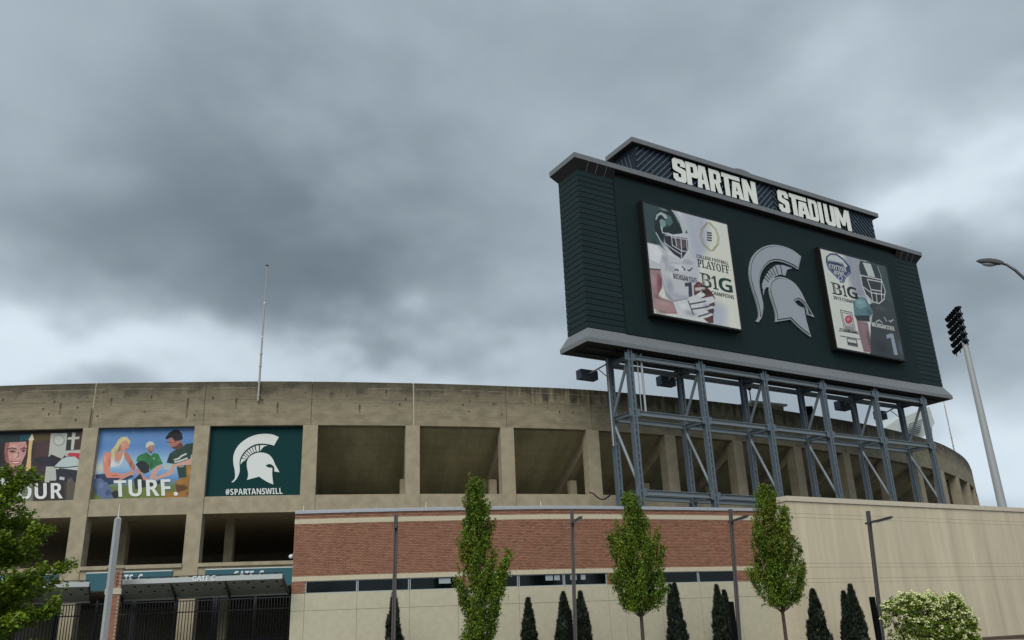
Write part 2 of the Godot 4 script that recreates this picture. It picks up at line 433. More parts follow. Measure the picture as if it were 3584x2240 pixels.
	fill(im, [0.249, 0.269, 0.246, 0.276, 0.24, 0.282, 0.233, 0.287, 0.226, 0.29, 0.219, 0.289, 0.213, 0.287, 0.21, 0.282, 0.21, 0.275, 0.214, 0.268, 0.219, 0.262, 0.226, 0.257, 0.234, 0.255, 0.241, 0.255, 0.246, 0.258, 0.249, 0.263], c8(52, 62, 104))
	stroke(im, [0.144, 0.609, 0.309, 0.612, 0.313, 0.81, 0.153, 0.815, 0.144, 0.609], 0.008, c8(88, 70, 78))
	stroke(im, [0.161, 0.629, 0.289, 0.631, 0.294, 0.795, 0.173, 0.798, 0.161, 0.629], 0.006, c8(88, 70, 78))
	fill(im, [0.17, 0.731, 0.291, 0.728, 0.301, 0.794, 0.175, 0.797], c8(150, 150, 152))
	fill(im, [0.3, 0.681, 0.292, 0.698, 0.276, 0.714, 0.255, 0.726, 0.233, 0.732, 0.212, 0.732, 0.196, 0.726, 0.187, 0.713, 0.186, 0.698, 0.195, 0.68, 0.21, 0.665, 0.231, 0.653, 0.253, 0.646, 0.274, 0.646, 0.291, 0.653, 0.3, 0.665], c8(176, 74, 92))
	fill(im, [0.266, 0.682, 0.262, 0.69, 0.254, 0.697, 0.244, 0.703, 0.234, 0.706, 0.224, 0.706, 0.216, 0.703, 0.212, 0.697, 0.212, 0.689, 0.216, 0.681, 0.223, 0.674, 0.233, 0.668, 0.244, 0.665, 0.254, 0.665, 0.261, 0.668, 0.266, 0.674], c8(206, 130, 140))
	stroke(im, [0.07, 0.826, 0.352, 0.818], 0.008, c8(70, 70, 80))
	stroke(im, [0.076, 0.877, 0.357, 0.871], 0.008, c8(70, 70, 80))
	fill(im, [0.163, 0.883, 0.308, 0.882, 0.31, 0.957, 0.163, 0.957], c8(70, 66, 76))
	fill(im, [0.171, 0.891, 0.298, 0.891, 0.301, 0.95, 0.173, 0.949], c8(190, 194, 188))
	fill(im, [0.169, 0.921, 0.296, 0.919, 0.299, 0.947, 0.173, 0.945], c8(70, 66, 76))
	fill(im, [0.776, 0.771, 0.853, 0.743, 0.893, 0.741, 0.902, 0.96, 0.843, 0.964, 0.84, 0.79, 0.776, 0.808], c8(146, 160, 176))
	stroke(im, [0.658, 0.652, 0.712, 0.626, 0.752, 0.648], 0.013, c8(180, 188, 190))
	stroke(im, [0.802, 0.586, 0.827, 0.619], 0.013, c8(180, 188, 190))
	stroke(im, [0.87, 0.608, 0.887, 0.619, 0.935, 0.589], 0.013, c8(180, 188, 190))
	return finished(im)


func print_graduate() -> Image:
	var im := sheet(560, 480, c8(48, 42, 46))
	fill(im, [0.423, 0.033, 0.628, 0.034, 0.632, 0.14, 0.449, 0.155], c8(86, 72, 40))
	fill(im, [0.463, 0.156, 0.634, 0.155, 0.628, 0.367, 0.486, 0.377], c8(74, 52, 54))
	fill(im, [0.865, 0.679, 1.018, 0.654, 1.028, 1.005, 0.898, 1.001], c8(92, 84, 78))
	fill(im, [0.224, 0.798, 0.519, 0.707, 0.549, 1.007, 0.001, 1.008, -0.008, 0.845], c8(120, 124, 104))
	soften(im, 16)
	fill(im, [0.624, 0.037, 0.809, 0.041, 0.82, 0.344, 0.789, 0.403, 0.756, 0.714, 0.635, 0.733, 0.63, 0.489, 0.637, 0.337], c8(186, 190, 184))
	fill(im, [0.817, 0.283, 0.993, 0.282, 0.993, 0.35, 0.819, 0.374], c8(186, 190, 184))
	fill(im, [0.795, 0.146, 0.793, 0.177, 0.781, 0.203, 0.761, 0.22, 0.736, 0.225, 0.71, 0.218, 0.686, 0.2, 0.669, 0.172, 0.661, 0.141, 0.663, 0.11, 0.675, 0.083, 0.694, 0.067, 0.719, 0.061, 0.746, 0.069, 0.769, 0.087, 0.786, 0.114], c8(154, 158, 152))
	fill(im, [0.779, 0.142, 0.778, 0.166, 0.768, 0.187, 0.753, 0.201, 0.733, 0.205, 0.712, 0.199, 0.693, 0.184, 0.679, 0.163, 0.673, 0.137, 0.674, 0.113, 0.684, 0.092, 0.699, 0.078, 0.719, 0.074, 0.74, 0.08, 0.759, 0.095, 0.773, 0.116], c8(196, 198, 190))
	fill(im, [0.809, 0.045, 0.9, 0.045, 0.909, 0.286, 0.818, 0.291], c8(36, 46, 44))
	fill(im, [0.9, 0.045, 0.998, 0.011, 0.993, 0.282, 0.909, 0.286], c8(70, 54, 52))
	fill(im, [0.86, 0.036, 0.899, 0.037, 0.903, 0.282, 0.872, 0.284], c8(196, 198, 190))
	fill(im, [0.82, 0.102, 0.949, 0.096, 0.947, 0.133, 0.819, 0.139], c8(196, 198, 190))
	fill(im, [0.831, 0.353, 0.865, 0.323, 0.995, 0.335, 0.994, 0.433, 0.932, 0.382], c8(188, 58, 74))
	fill(im, [0.715, 0.515, 0.789, 0.403, 0.847, 0.375, 0.928, 0.378, 0.998, 0.448, 0.996, 0.577, 0.733, 0.523], c8(188, 206, 208))
	stroke(im, [0.719, 0.519, 0.849, 0.527, 0.99, 0.513], 0.010, c8(40, 48, 58))
	fill(im, [0.739, 0.546, 0.99, 0.577, 0.989, 0.638, 0.961, 0.629, 0.992, 0.729, 0.951, 0.728, 0.923, 0.651, 0.882, 0.649, 0.877, 0.733, 0.692, 0.72, 0.69, 0.704, 0.765, 0.703], c8(34, 40, 54))
	fill(im, [0.793, 0.647, 0.849, 0.664, 0.847, 0.702, 0.791, 0.692], c8(190, 196, 196))
	fill(im, [0.488, 0.4, 0.556, 0.363, 0.63, 0.384, 0.667, 0.338, 0.789, 0.405, 0.719, 0.509, 0.58, 0.502], c8(34, 34, 50))
	fill(im, [0.572, 0.502, 0.63, 0.493, 0.632, 0.741, 0.523, 0.745, 0.499, 0.515], c8(58, 46, 52))
	fill(im, [0.014, 0.138, 0.138, 0.135, 0.138, 0.273, 0.174, 0.427, 0.224, 0.582, 0.217, 0.659, 0.049, 0.576], c8(34, 28, 32))
	fill(im, [0.141, 0.151, 0.249, 0.147, 0.367, 0.144, 0.389, 0.221, 0.386, 0.328, 0.351, 0.464, 0.295, 0.517, 0.223, 0.492, 0.172, 0.398, 0.145, 0.273], c8(198, 148, 142))
	fill(im, [0.141, 0.151, 0.188, 0.152, 0.184, 0.29, 0.222, 0.429, 0.265, 0.507, 0.223, 0.492, 0.172, 0.398, 0.145, 0.273], c8(150, 98, 96))
	fill(im, [0.246, 0.323, 0.314, 0.31, 0.335, 0.387, 0.273, 0.385], c8(214, 172, 164))
	fill(im, [0.209, 0.505, 0.354, 0.502, 0.338, 0.609, 0.254, 0.668, 0.213, 0.582], c8(120, 84, 84))
	soften(im, 3)
	dab(im, 0.235, 0.208, 0.062, 0.038, c8(226, 184, 176), 0.70)
	dab(im, 0.318, 0.356, 0.041, 0.046, c8(222, 176, 166), 0.70)
	dab(im, 0.222, 0.352, 0.031, 0.038, c8(222, 172, 164), 0.60)
	dab(im, 0.171, 0.335, 0.021, 0.108, c8(132, 84, 84), 0.70)
	dab(im, 0.357, 0.258, 0.021, 0.069, c8(120, 76, 78), 0.60)
	dab(im, 0.291, 0.500, 0.055, 0.019, c8(150, 100, 98), 0.60)
	dab(im, 0.233, 0.261, 0.042, 0.019, c8(140, 92, 92), 0.70)
	dab(im, 0.353, 0.258, 0.031, 0.019, c8(140, 92, 92), 0.70)
	dab(im, 0.103, 0.348, 0.049, 0.154, c8(24, 20, 24), 0.70)
	fill(im, [0.19, 0.278, 0.234, 0.269, 0.277, 0.282, 0.244, 0.298], c8(70, 40, 48))
	fill(im, [0.328, 0.276, 0.358, 0.267, 0.387, 0.276, 0.36, 0.292], c8(70, 40, 48))
	stroke(im, [0.18, 0.244, 0.23, 0.23, 0.273, 0.249], 0.012, c8(78, 48, 50))
	stroke(im, [0.325, 0.251, 0.355, 0.235, 0.384, 0.245], 0.012, c8(78, 48, 50))
	fill(im, [0.228, 0.408, 0.287, 0.423, 0.348, 0.418, 0.335, 0.45, 0.292, 0.466, 0.251, 0.445], c8(150, 60, 74))
	fill(im, [0.246, 0.422, 0.288, 0.433, 0.339, 0.427, 0.324, 0.445, 0.287, 0.451, 0.258, 0.439], c8(232, 224, 218))
	stroke(im, [0.302, 0.294, 0.315, 0.356, 0.292, 0.364], 0.012, c8(146, 96, 94))
	fill(im, [-0.007, 0, 0.416, 0.032, 0.418, 0.086, 0.406, 0.131, 0.325, 0.144, 0.25, 0.151, 0.132, 0.144, 0.012, 0.191], c8(16, 46, 52))
	fill(im, [0.281, 0.05, 0.417, 0.04, 0.405, 0.123, 0.296, 0.134], c8(18, 82, 88))
	fill(im, [0.397, 0.123, 0.44, 0.117, 0.443, 0.284, 0.468, 0.544, 0.408, 0.565, 0.412, 0.359], c8(214, 184, 124))
	fill(im, [0.391, 0.122, 0.416, 0.04, 0.429, 0.044, 0.453, 0.125, 0.42, 0.139], c8(232, 222, 196))
	dab(im, 0.276, 0.622, 0.055, 0.031, c8(60, 46, 44), 0.60)
	fill(im, [-0.036, 0.558, 0.132, 0.564, 0.195, 0.627, 0.258, 0.71, 0.264, 0.853, -0.008, 0.922], c8(200, 206, 210))
	fill(im, [0.298, 0.631, 0.315, 0.585, 0.329, 0.601, 0.311, 0.662], c8(206, 212, 214))
	return finished(im)


func print_students_on_lawn() -> Image:
	var im := sheet(560, 480, c8(96, 142, 200))
	fill(im, [-0.081, 0.349, 1.045, 0.361, 1.07, 0.659, -0.058, 0.612], c8(150, 186, 222))
	fill(im, [-0.044, 0.775, 1.081, 0.785, 1.106, 1.091, -0.021, 1.037], c8(112, 128, 66))
	fill(im, [-0.003, 0.507, 0.069, 0.463, 0.096, 0.642, -0.007, 0.661], c8(206, 214, 200))
	soften(im, 45)
	fill(im, [-0.041, 0.806, 1.083, 0.816, 1.106, 1.091, -0.021, 1.037], c8(104, 122, 62))
	soften(im, 8)
	fill(im, [0.005, 0.638, 0.101, 0.627, 0.265, 0.688, 0.352, 0.614, 0.399, 0.678, 0.282, 0.75, 0.15, 0.783, 0.129, 0.744, 0.022, 0.724], c8(44, 60, 94))
	fill(im, [0.002, 0.7, 0.065, 0.687, 0.144, 0.783, 0.216, 0.879, 0.229, 0.961, 0.141, 0.993, 0.044, 0.919, 0, 0.808], c8(92, 112, 152))
	fill(im, [0.188, 0.893, 0.238, 0.857, 0.299, 0.952, 0.224, 0.972], c8(36, 38, 44))
	fill(im, [0.136, 0.388, 0.177, 0.355, 0.186, 0.46, 0.254, 0.424, 0.259, 0.316, 0.281, 0.394, 0.267, 0.471, 0.239, 0.524, 0.193, 0.538, 0.142, 0.543, 0.134, 0.466], c8(208, 213, 216))
	fill(im, [0.178, 0.359, 0.231, 0.291, 0.266, 0.362, 0.246, 0.439, 0.205, 0.469, 0.183, 0.452], c8(206, 146, 126))
	fill(im, [0.269, 0.328, 0.306, 0.333, 0.363, 0.444, 0.406, 0.539, 0.408, 0.605, 0.373, 0.58, 0.338, 0.509, 0.282, 0.41], c8(186, 122, 106))
	fill(im, [0.071, 0.332, 0.129, 0.326, 0.145, 0.358, 0.143, 0.42, 0.147, 0.605, 0.296, 0.636, 0.362, 0.591, 0.413, 0.618, 0.394, 0.651, 0.265, 0.692, 0.124, 0.686, 0.08, 0.587, 0.059, 0.424], c8(216, 142, 122))
	fill(im, [0.233, 0.187, 0.279, 0.161, 0.314, 0.21, 0.313, 0.267, 0.292, 0.306, 0.263, 0.325, 0.237, 0.301, 0.223, 0.237], c8(208, 146, 126))
	fill(im, [0.227, 0.116, 0.283, 0.111, 0.322, 0.178, 0.322, 0.226, 0.28, 0.167, 0.235, 0.187, 0.221, 0.238, 0.197, 0.302, 0.176, 0.391, 0.157, 0.443, 0.133, 0.303, 0.167, 0.235, 0.196, 0.152], c8(206, 196, 150))
	fill(im, [0.221, 0.213, 0.238, 0.299, 0.216, 0.329, 0.197, 0.313], c8(150, 124, 88))
	dab(im, 0.083, 0.417, 0.021, 0.093, c8(236, 186, 168), 0.70)
	dab(im, 0.134, 0.466, 0.015, 0.093, c8(160, 92, 80), 0.70)
	dab(im, 0.215, 0.655, 0.083, 0.019, c8(158, 96, 84), 0.70)
	dab(im, 0.273, 0.646, 0.071, 0.017, c8(232, 176, 158), 0.60)
	dab(im, 0.290, 0.293, 0.024, 0.023, c8(150, 94, 82), 0.70)
	dab(im, 0.254, 0.222, 0.021, 0.039, c8(234, 182, 160), 0.60)
	dab(im, 0.253, 0.137, 0.035, 0.027, c8(232, 224, 190), 0.70)
	dab(im, 0.181, 0.328, 0.018, 0.078, c8(160, 148, 108), 0.60)
	dab(im, 0.166, 0.498, 0.024, 0.039, c8(236, 238, 240), 0.70)
	dab(im, 0.222, 0.469, 0.030, 0.039, c8(150, 160, 176), 0.60)
	dab(im, 0.074, 0.788, 0.041, 0.070, c8(124, 144, 182), 0.70)
	dab(im, 0.159, 0.892, 0.041, 0.062, c8(48, 66, 104), 0.70)
	dab(im, 0.028, 0.870, 0.023, 0.077, c8(56, 74, 112), 0.60)
	dab(im, 0.355, 0.506, 0.018, 0.070, c8(130, 76, 66), 0.60)
	fill(im, [0.351, 0.598, 0.412, 0.624, 0.257, 0.734, 0.238, 0.725], c8(196, 150, 136))
	soften(im, 3)
	fill(im, [0.406, 0.469, 0.418, 0.399, 0.441, 0.375, 0.502, 0.34, 0.552, 0.39, 0.579, 0.351, 0.629, 0.368, 0.688, 0.505, 0.63, 0.536, 0.565, 0.601, 0.548, 0.544, 0.482, 0.458], c8(44, 118, 72))
	fill(im, [0.501, 0.34, 0.533, 0.373, 0.55, 0.436, 0.524, 0.403], c8(28, 88, 54))
	fill(im, [0.5, 0.278, 0.535, 0.242, 0.582, 0.237, 0.577, 0.314, 0.551, 0.359, 0.511, 0.327], c8(168, 128, 116))
	fill(im, [0.524, 0.333, 0.573, 0.32, 0.551, 0.362], c8(98, 70, 62))
	dab(im, 0.455, 0.432, 0.036, 0.047, c8(78, 152, 102), 0.60)
	dab(im, 0.569, 0.514, 0.024, 0.070, c8(22, 76, 46), 0.70)
	dab(im, 0.647, 0.455, 0.024, 0.047, c8(82, 150, 104), 0.60)
	dab(im, 0.548, 0.272, 0.018, 0.027, c8(206, 162, 146), 0.70)
	dab(im, 0.528, 0.310, 0.015, 0.031, c8(110, 76, 70), 0.60)
	fill(im, [0.488, 0.274, 0.49, 0.215, 0.523, 0.184, 0.559, 0.193, 0.584, 0.238, 0.535, 0.242, 0.503, 0.274], c8(206, 206, 196))
	fill(im, [0.414, 0.562, 0.456, 0.576, 0.493, 0.66, 0.559, 0.716, 0.511, 0.741, 0.475, 0.662, 0.431, 0.637], c8(192, 140, 130))
	fill(im, [0.406, 0.511, 0.429, 0.47, 0.469, 0.454, 0.514, 0.481, 0.549, 0.538, 0.554, 0.616, 0.508, 0.64, 0.47, 0.613, 0.436, 0.555], c8(24, 40, 42))
	fill(im, [0.403, 0.717, 0.466, 0.634, 0.504, 0.729, 0.636, 0.75, 0.682, 0.729, 0.675, 0.791, 0.432, 0.85], c8(40, 40, 46))
	fill(im, [0.688, 0.519, 0.789, 0.519, 0.767, 0.608, 0.704, 0.574], c8(176, 196, 200))
	fill(im, [0.63, 0.532, 0.694, 0.523, 0.647, 0.603, 0.616, 0.718, 0.562, 0.716, 0.578, 0.623], c8(206, 160, 150))
	fill(im, [0.726, 0.493, 0.748, 0.369, 0.803, 0.313, 0.882, 0.27, 0.91, 0.232, 1.004, 0.217, 1.008, 0.345, 0.971, 0.391, 0.969, 0.452, 0.806, 0.512], c8(30, 62, 58))
	fill(im, [0.833, 0.544, 0.942, 0.529, 0.948, 0.705, 0.868, 0.71], c8(30, 62, 58))
	fill(im, [0.721, 0.171, 0.752, 0.131, 0.798, 0.189, 0.845, 0.173, 0.868, 0.213, 0.881, 0.262, 0.839, 0.316, 0.788, 0.298, 0.752, 0.273, 0.727, 0.225], c8(172, 114, 98))
	fill(im, [0.757, 0.276, 0.809, 0.258, 0.852, 0.205, 0.881, 0.262, 0.839, 0.316, 0.789, 0.3], c8(96, 60, 56))
	dab(im, 0.762, 0.202, 0.024, 0.047, c8(208, 148, 128), 0.70)
	dab(im, 0.845, 0.259, 0.030, 0.047, c8(110, 66, 60), 0.70)
	dab(im, 0.806, 0.367, 0.048, 0.039, c8(52, 88, 82), 0.60)
	dab(im, 0.754, 0.459, 0.030, 0.047, c8(16, 38, 38), 0.70)
	dab(im, 0.978, 0.280, 0.030, 0.047, c8(14, 36, 36), 0.60)
	fill(im, [0.684, 0.14, 0.721, 0.067, 0.766, 0.03, 0.815, 0.03, 0.855, 0.08, 0.871, 0.16, 0.853, 0.174, 0.827, 0.184, 0.791, 0.189, 0.752, 0.131, 0.7, 0.164], c8(16, 20, 34))
	fill(im, [0.928, 0.532, 1.006, 0.524, 1.009, 0.751, 1.003, 0.891, 1.003, 0.961, 0.854, 1.003, 0.717, 1.012, 0.732, 0.902, 0.851, 0.901, 0.827, 0.766, 0.889, 0.714, 0.949, 0.701], c8(156, 114, 54))
	fill(im, [0.836, 0.79, 0.879, 0.807, 0.971, 0.835, 0.968, 0.866, 0.864, 0.916], c8(96, 66, 34))
	dab(im, 0.971, 0.624, 0.030, 0.086, c8(196, 152, 86), 0.70)
	dab(im, 0.916, 0.825, 0.048, 0.039, c8(90, 62, 28), 0.70)
	dab(im, 0.887, 0.761, 0.036, 0.023, c8(190, 146, 82), 0.60)
	dab(im, 0.973, 0.929, 0.030, 0.031, c8(96, 68, 34), 0.60)
	soften(im, 2)
	fill(im, [0.784, 0.524, 0.877, 0.487, 0.981, 0.437, 1.007, 0.375, 1.011, 0.51, 0.911, 0.529, 0.81, 0.559, 0.806, 0.634, 0.773, 0.672, 0.646, 0.721, 0.618, 0.746, 0.625, 0.688, 0.746, 0.624, 0.776, 0.569], c8(208, 164, 148))
	stroke(im, [0.703, 0.2, 0.757, 0.209, 0.792, 0.195], 0.006, c8(60, 40, 44))
	stroke(im, [0.807, 0.453, 0.848, 0.435, 0.869, 0.409], 0.022, c8(200, 206, 204))
	stroke(im, [0.816, 0.485, 0.863, 0.471, 0.932, 0.439], 0.022, c8(200, 206, 204))
	stroke(im, [0.875, 0.401, 0.915, 0.376], 0.022, c8(200, 206, 204))
	stroke(im, [0.864, 0.557, 0.905, 0.547], 0.012, c8(170, 180, 178))
	fill(im, [0.597, 0.431, 0.596, 0.435, 0.595, 0.438, 0.592, 0.44, 0.589, 0.44, 0.586, 0.439, 0.583, 0.437, 0.581, 0.434, 0.58, 0.43, 0.58, 0.427, 0.582, 0.424, 0.584, 0.422, 0.587, 0.421, 0.591, 0.422, 0.594, 0.424, 0.596, 0.428], c8(190, 214, 196))
	return finished(im)

# the helmet emblem in a unit box, y up
const PLUME := [0.000, 0.059, 0.033, 0.085, 0.060, 0.116, 0.069, 0.158, 0.067, 0.206, 0.058, 0.258, 0.045, 0.313, 0.027, 0.370, 0.012, 0.431, 0.002, 0.499, 0.003, 0.571, 0.019, 0.642, 0.049, 0.711, 0.091, 0.773, 0.147, 0.829, 0.216, 0.881, 0.296, 0.926, 0.382, 0.961, 0.472, 0.985, 0.563, 0.997, 0.652, 1.000, 0.735, 0.995, 0.811, 0.982, 0.878, 0.958, 0.942, 0.929, 0.849, 0.761, 0.763, 0.785, 0.684, 0.797, 0.605, 0.805, 0.520, 0.803, 0.438, 0.788, 0.364, 0.756, 0.299, 0.713, 0.244, 0.665, 0.199, 0.612, 0.168, 0.558, 0.148, 0.504, 0.142, 0.450, 0.144, 0.397, 0.151, 0.347, 0.157, 0.301, 0.158, 0.264, 0.152, 0.226, 0.133, 0.173, 0.107, 0.121, 0.073, 0.084, 0.036, 0.053]
const HELMET := [0.324, 0.096, 0.334, 0.132, 0.342, 0.170, 0.339, 0.212, 0.331, 0.256, 0.318, 0.298, 0.305, 0.341, 0.297, 0.390, 0.296, 0.438, 0.305, 0.483, 0.325, 0.524, 0.360, 0.559, 0.404, 0.588, 0.454, 0.610, 0.509, 0.624, 0.568, 0.628, 0.629, 0.623, 0.693, 0.609, 0.752, 0.584, 0.801, 0.544, 0.842, 0.496, 0.872, 0.441, 0.897, 0.387, 0.924, 0.347, 0.950, 0.311, 0.975, 0.274, 1.000, 0.237, 0.891, 0.250, 0.889, 0.290, 0.885, 0.318, 0.876, 0.344, 0.853, 0.366, 0.825, 0.383, 0.796, 0.396, 0.764, 0.400, 0.730, 0.388, 0.694, 0.371, 0.744, 0.335, 0.776, 0.328, 0.805, 0.322, 0.828, 0.327, 0.844, 0.319, 0.845, 0.269, 0.847, 0.195, 0.863, 0.102, 0.883, 0.000, 0.751, 0.052, 0.701, 0.080, 0.652, 0.107, 0.613, 0.132, 0.575, 0.156]
const FINS := [[0.166, 0.391, 0.166, 0.461, 0.185, 0.515, 0.280, 0.490, 0.234, 0.466, 0.195, 0.439], [0.193, 0.542, 0.211, 0.574, 0.304, 0.526, 0.281, 0.505, 0.200, 0.525], [0.219, 0.590, 0.237, 0.613, 0.325, 0.554, 0.310, 0.535], [0.246, 0.624, 0.277, 0.652, 0.359, 0.583, 0.336, 0.567], [0.288, 0.665, 0.322, 0.692, 0.391, 0.607, 0.370, 0.591], [0.338, 0.702, 0.376, 0.727, 0.431, 0.629, 0.402, 0.615], [0.394, 0.734, 0.431, 0.750, 0.474, 0.643, 0.443, 0.634], [0.458, 0.759, 0.526, 0.769, 0.534, 0.649, 0.490, 0.646], [0.553, 0.776, 0.716, 0.767, 0.633, 0.743, 0.588, 0.694, 0.558, 0.651]]
# ------------------------------------------------------------------ sky
func sky_panorama() -> Image:
	var w := 1536
	var h := 768
	# the clouds in view: azimuth, height, spread across and up (degrees), darker or lighter
	var banks := [[-19.9, 24.8, 11.8, 4.8, -37], [-12.3, 19.7, 9.3, 3.1, -30], [-30.8, 21.7, 7.0, 3.4, -12], [-23.5, 32.5, 9.9, 3.9, -20], [-33.5, 31.0, 4.5, 4.5, 24],
		[-29.6, 18.3, 9.8, 3.4, 44], [-31.3, 16.1, 11.3, 1.7, 10], [-20.0, 16.3, 14.1, 1.4, 28], [-7.8, 17.0, 8.4, 1.7, 26], [-1.5, 28.6, 8.4, 8.4, 6], [10.2, 33.3, 11.3, 5.6, -4],
		[29.4, 30.8, 7.0, 3.1, 20], [32.7, 25.2, 3.4, 2.4, 40], [30.3, 23.6, 5.6, 3.4, 18], [29.3, 17.8, 5.6, 3.4, -20], [30.2, 7.1, 4.5, 3.4, 45], [28.9, 11.2, 4.2, 2.8, 22], [35.4, 30.1, 3.4, 2.0, -14], [23.3, 35.2, 14.1, 1.7, -8]]
	var big := FastNoiseLite.new()
	big.seed = 11
	big.frequency = 0.55
	big.fractal_octaves = 3
	var small := FastNoiseLite.new()
	small.seed = 5
	small.frequency = 1.9
	small.fractal_octaves = 5
	small.fractal_gain = 0.52
	var wisps := FastNoiseLite.new()
	wisps.seed = 23
	wisps.frequency = 0.8
	wisps.fractal_octaves = 2
	var d := PackedByteArray()
	d.resize(w * h * 3)
	for y in h:
		var el := (0.5 - (y + 0.5) / h) * PI
		var up := sin(el)
		var ed := rad_to_deg(el)
		for x in w:
			var az := (fposmod((x + 0.5) / w + 0.5, 1.0) - 0.5) * TAU
			var dir := Vector3(sin(az) * cos(el), up, -cos(az) * cos(el))
			var v := 169.0
			if up < 0.0:
				v = 150.0
			else:
				var q := 2.2 / (up + 0.28)
				var wx := wisps.get_noise_2d(dir.x * q * 1.6 + 9.0, dir.z * q * 1.6)
				var px := dir.x * q + wx * 0.1
				var pz := dir.z * q * 0.8 + wx * 0.1
				var puff := small.get_noise_3d(dir.x * 1.9, dir.y * 3.6, dir.z * 1.9)
				v += 8.0 * big.get_noise_2d(px, pz) + 14.0 * puff
				v += 34.0 * smoothstep(34.0, 80.0, ed)
				var ad := rad_to_deg(az)
				if absf(ad) < 75.0 and ed < 60.0:
					ad += wx * 3.0 + puff * 7.0
					var e2 := ed + big.get_noise_2d(px * 2.0, pz * 2.0) * 2.0 + small.get_noise_3d(dir.x * 2.6 + 7.0, dir.y * 4.2, dir.z * 2.6) * 3.4
					for b in banks:
						var gx: float = (ad - b[0]) / b[2]
						var gy: float = (e2 - b[1]) / b[3]
						var g := gx * gx + gy * gy
						if g < 9.0: v += b[4] * exp(-g * 0.5)
			v = minf(v, 222.0 + 0.4 * maxf(0.0, v - 222.0))
			var i := (y * w + x) * 3
			# the sky is exposed 1.4 times: 0.86 in sRGB is about 1 / 1.4 in light
			d[i] = clampi(int((v - 8.0) * 0.86), 0, 255)
			d[i + 1] = clampi(int((v + 6.0) * 0.86), 0, 255)
			d[i + 2] = clampi(int((v + 17.0) * 0.86), 0, 255)
	return Image.create_from_data(w, h, false, Image.FORMAT_RGB8, d)

func _ready() -> void:
	rng.seed = 7
	# ---- camera
	var cam := Camera3D.new()
	cam.name = "camera"
	add_child(cam)
	var pitch := deg_to_rad(19.8)
	var roll := deg_to_rad(-2.19)
	var fw := Vector3(0, sin(pitch), -cos(pitch))
	var up0 := Vector3(0, cos(pitch), sin(pitch))
	var rt := Vector3.RIGHT * cos(roll) + up0 * sin(roll)
	var up := -Vector3.RIGHT * sin(roll) + up0 * cos(roll)
	cam.transform = Transform3D(Basis(rt, up, -fw), Vector3(0, EYE, 0))
	cam.fov = 41.46
	cam.near = 0.1
	cam.far = 3000.0
	cam.current = true
	# ---- sky and light: thick overcast, the brighter part of the cloud high behind the camera on its left
	var env := Environment.new()
	env.background_mode = Environment.BG_SKY
	var pan := PanoramaSkyMaterial.new()
	pan.panorama = ImageTexture.create_from_image(sky_panorama())
	var sky := Sky.new()
	sky.sky_material = pan
	env.sky = sky
	env.ambient_light_source = Environment.AMBIENT_SOURCE_SKY
	env.tonemap_mode = Environment.TONE_MAPPER_LINEAR
	env.tonemap_exposure = 1.4
	env.sdfgi_enabled = true
	env.ssao_enabled = true
	env.ssil_enabled = true
	var we := WorldEnvironment.new()
	we.name = "world_environment"
	we.environment = env
	add_child(we)
	var sun := DirectionalLight3D.new()
	sun.name = "sun"
	sun.light_energy = 0.5
	sun.light_angular_distance = 45.0
	sun.light_color = Color(1.0, 0.97, 0.92)
	sun.shadow_enabled = true
	add_child(sun)
	sun.look_at_from_position(Vector3(-11, 40, 40), Vector3.ZERO)
	materials()
	build_ground()
	build_stadium()
	build_brick_building()
	build_tan_wall()
	build_scoreboard()
	build_steel_frame()
	build_gate_area()
	build_masts_and_lamps()
	build_plants()

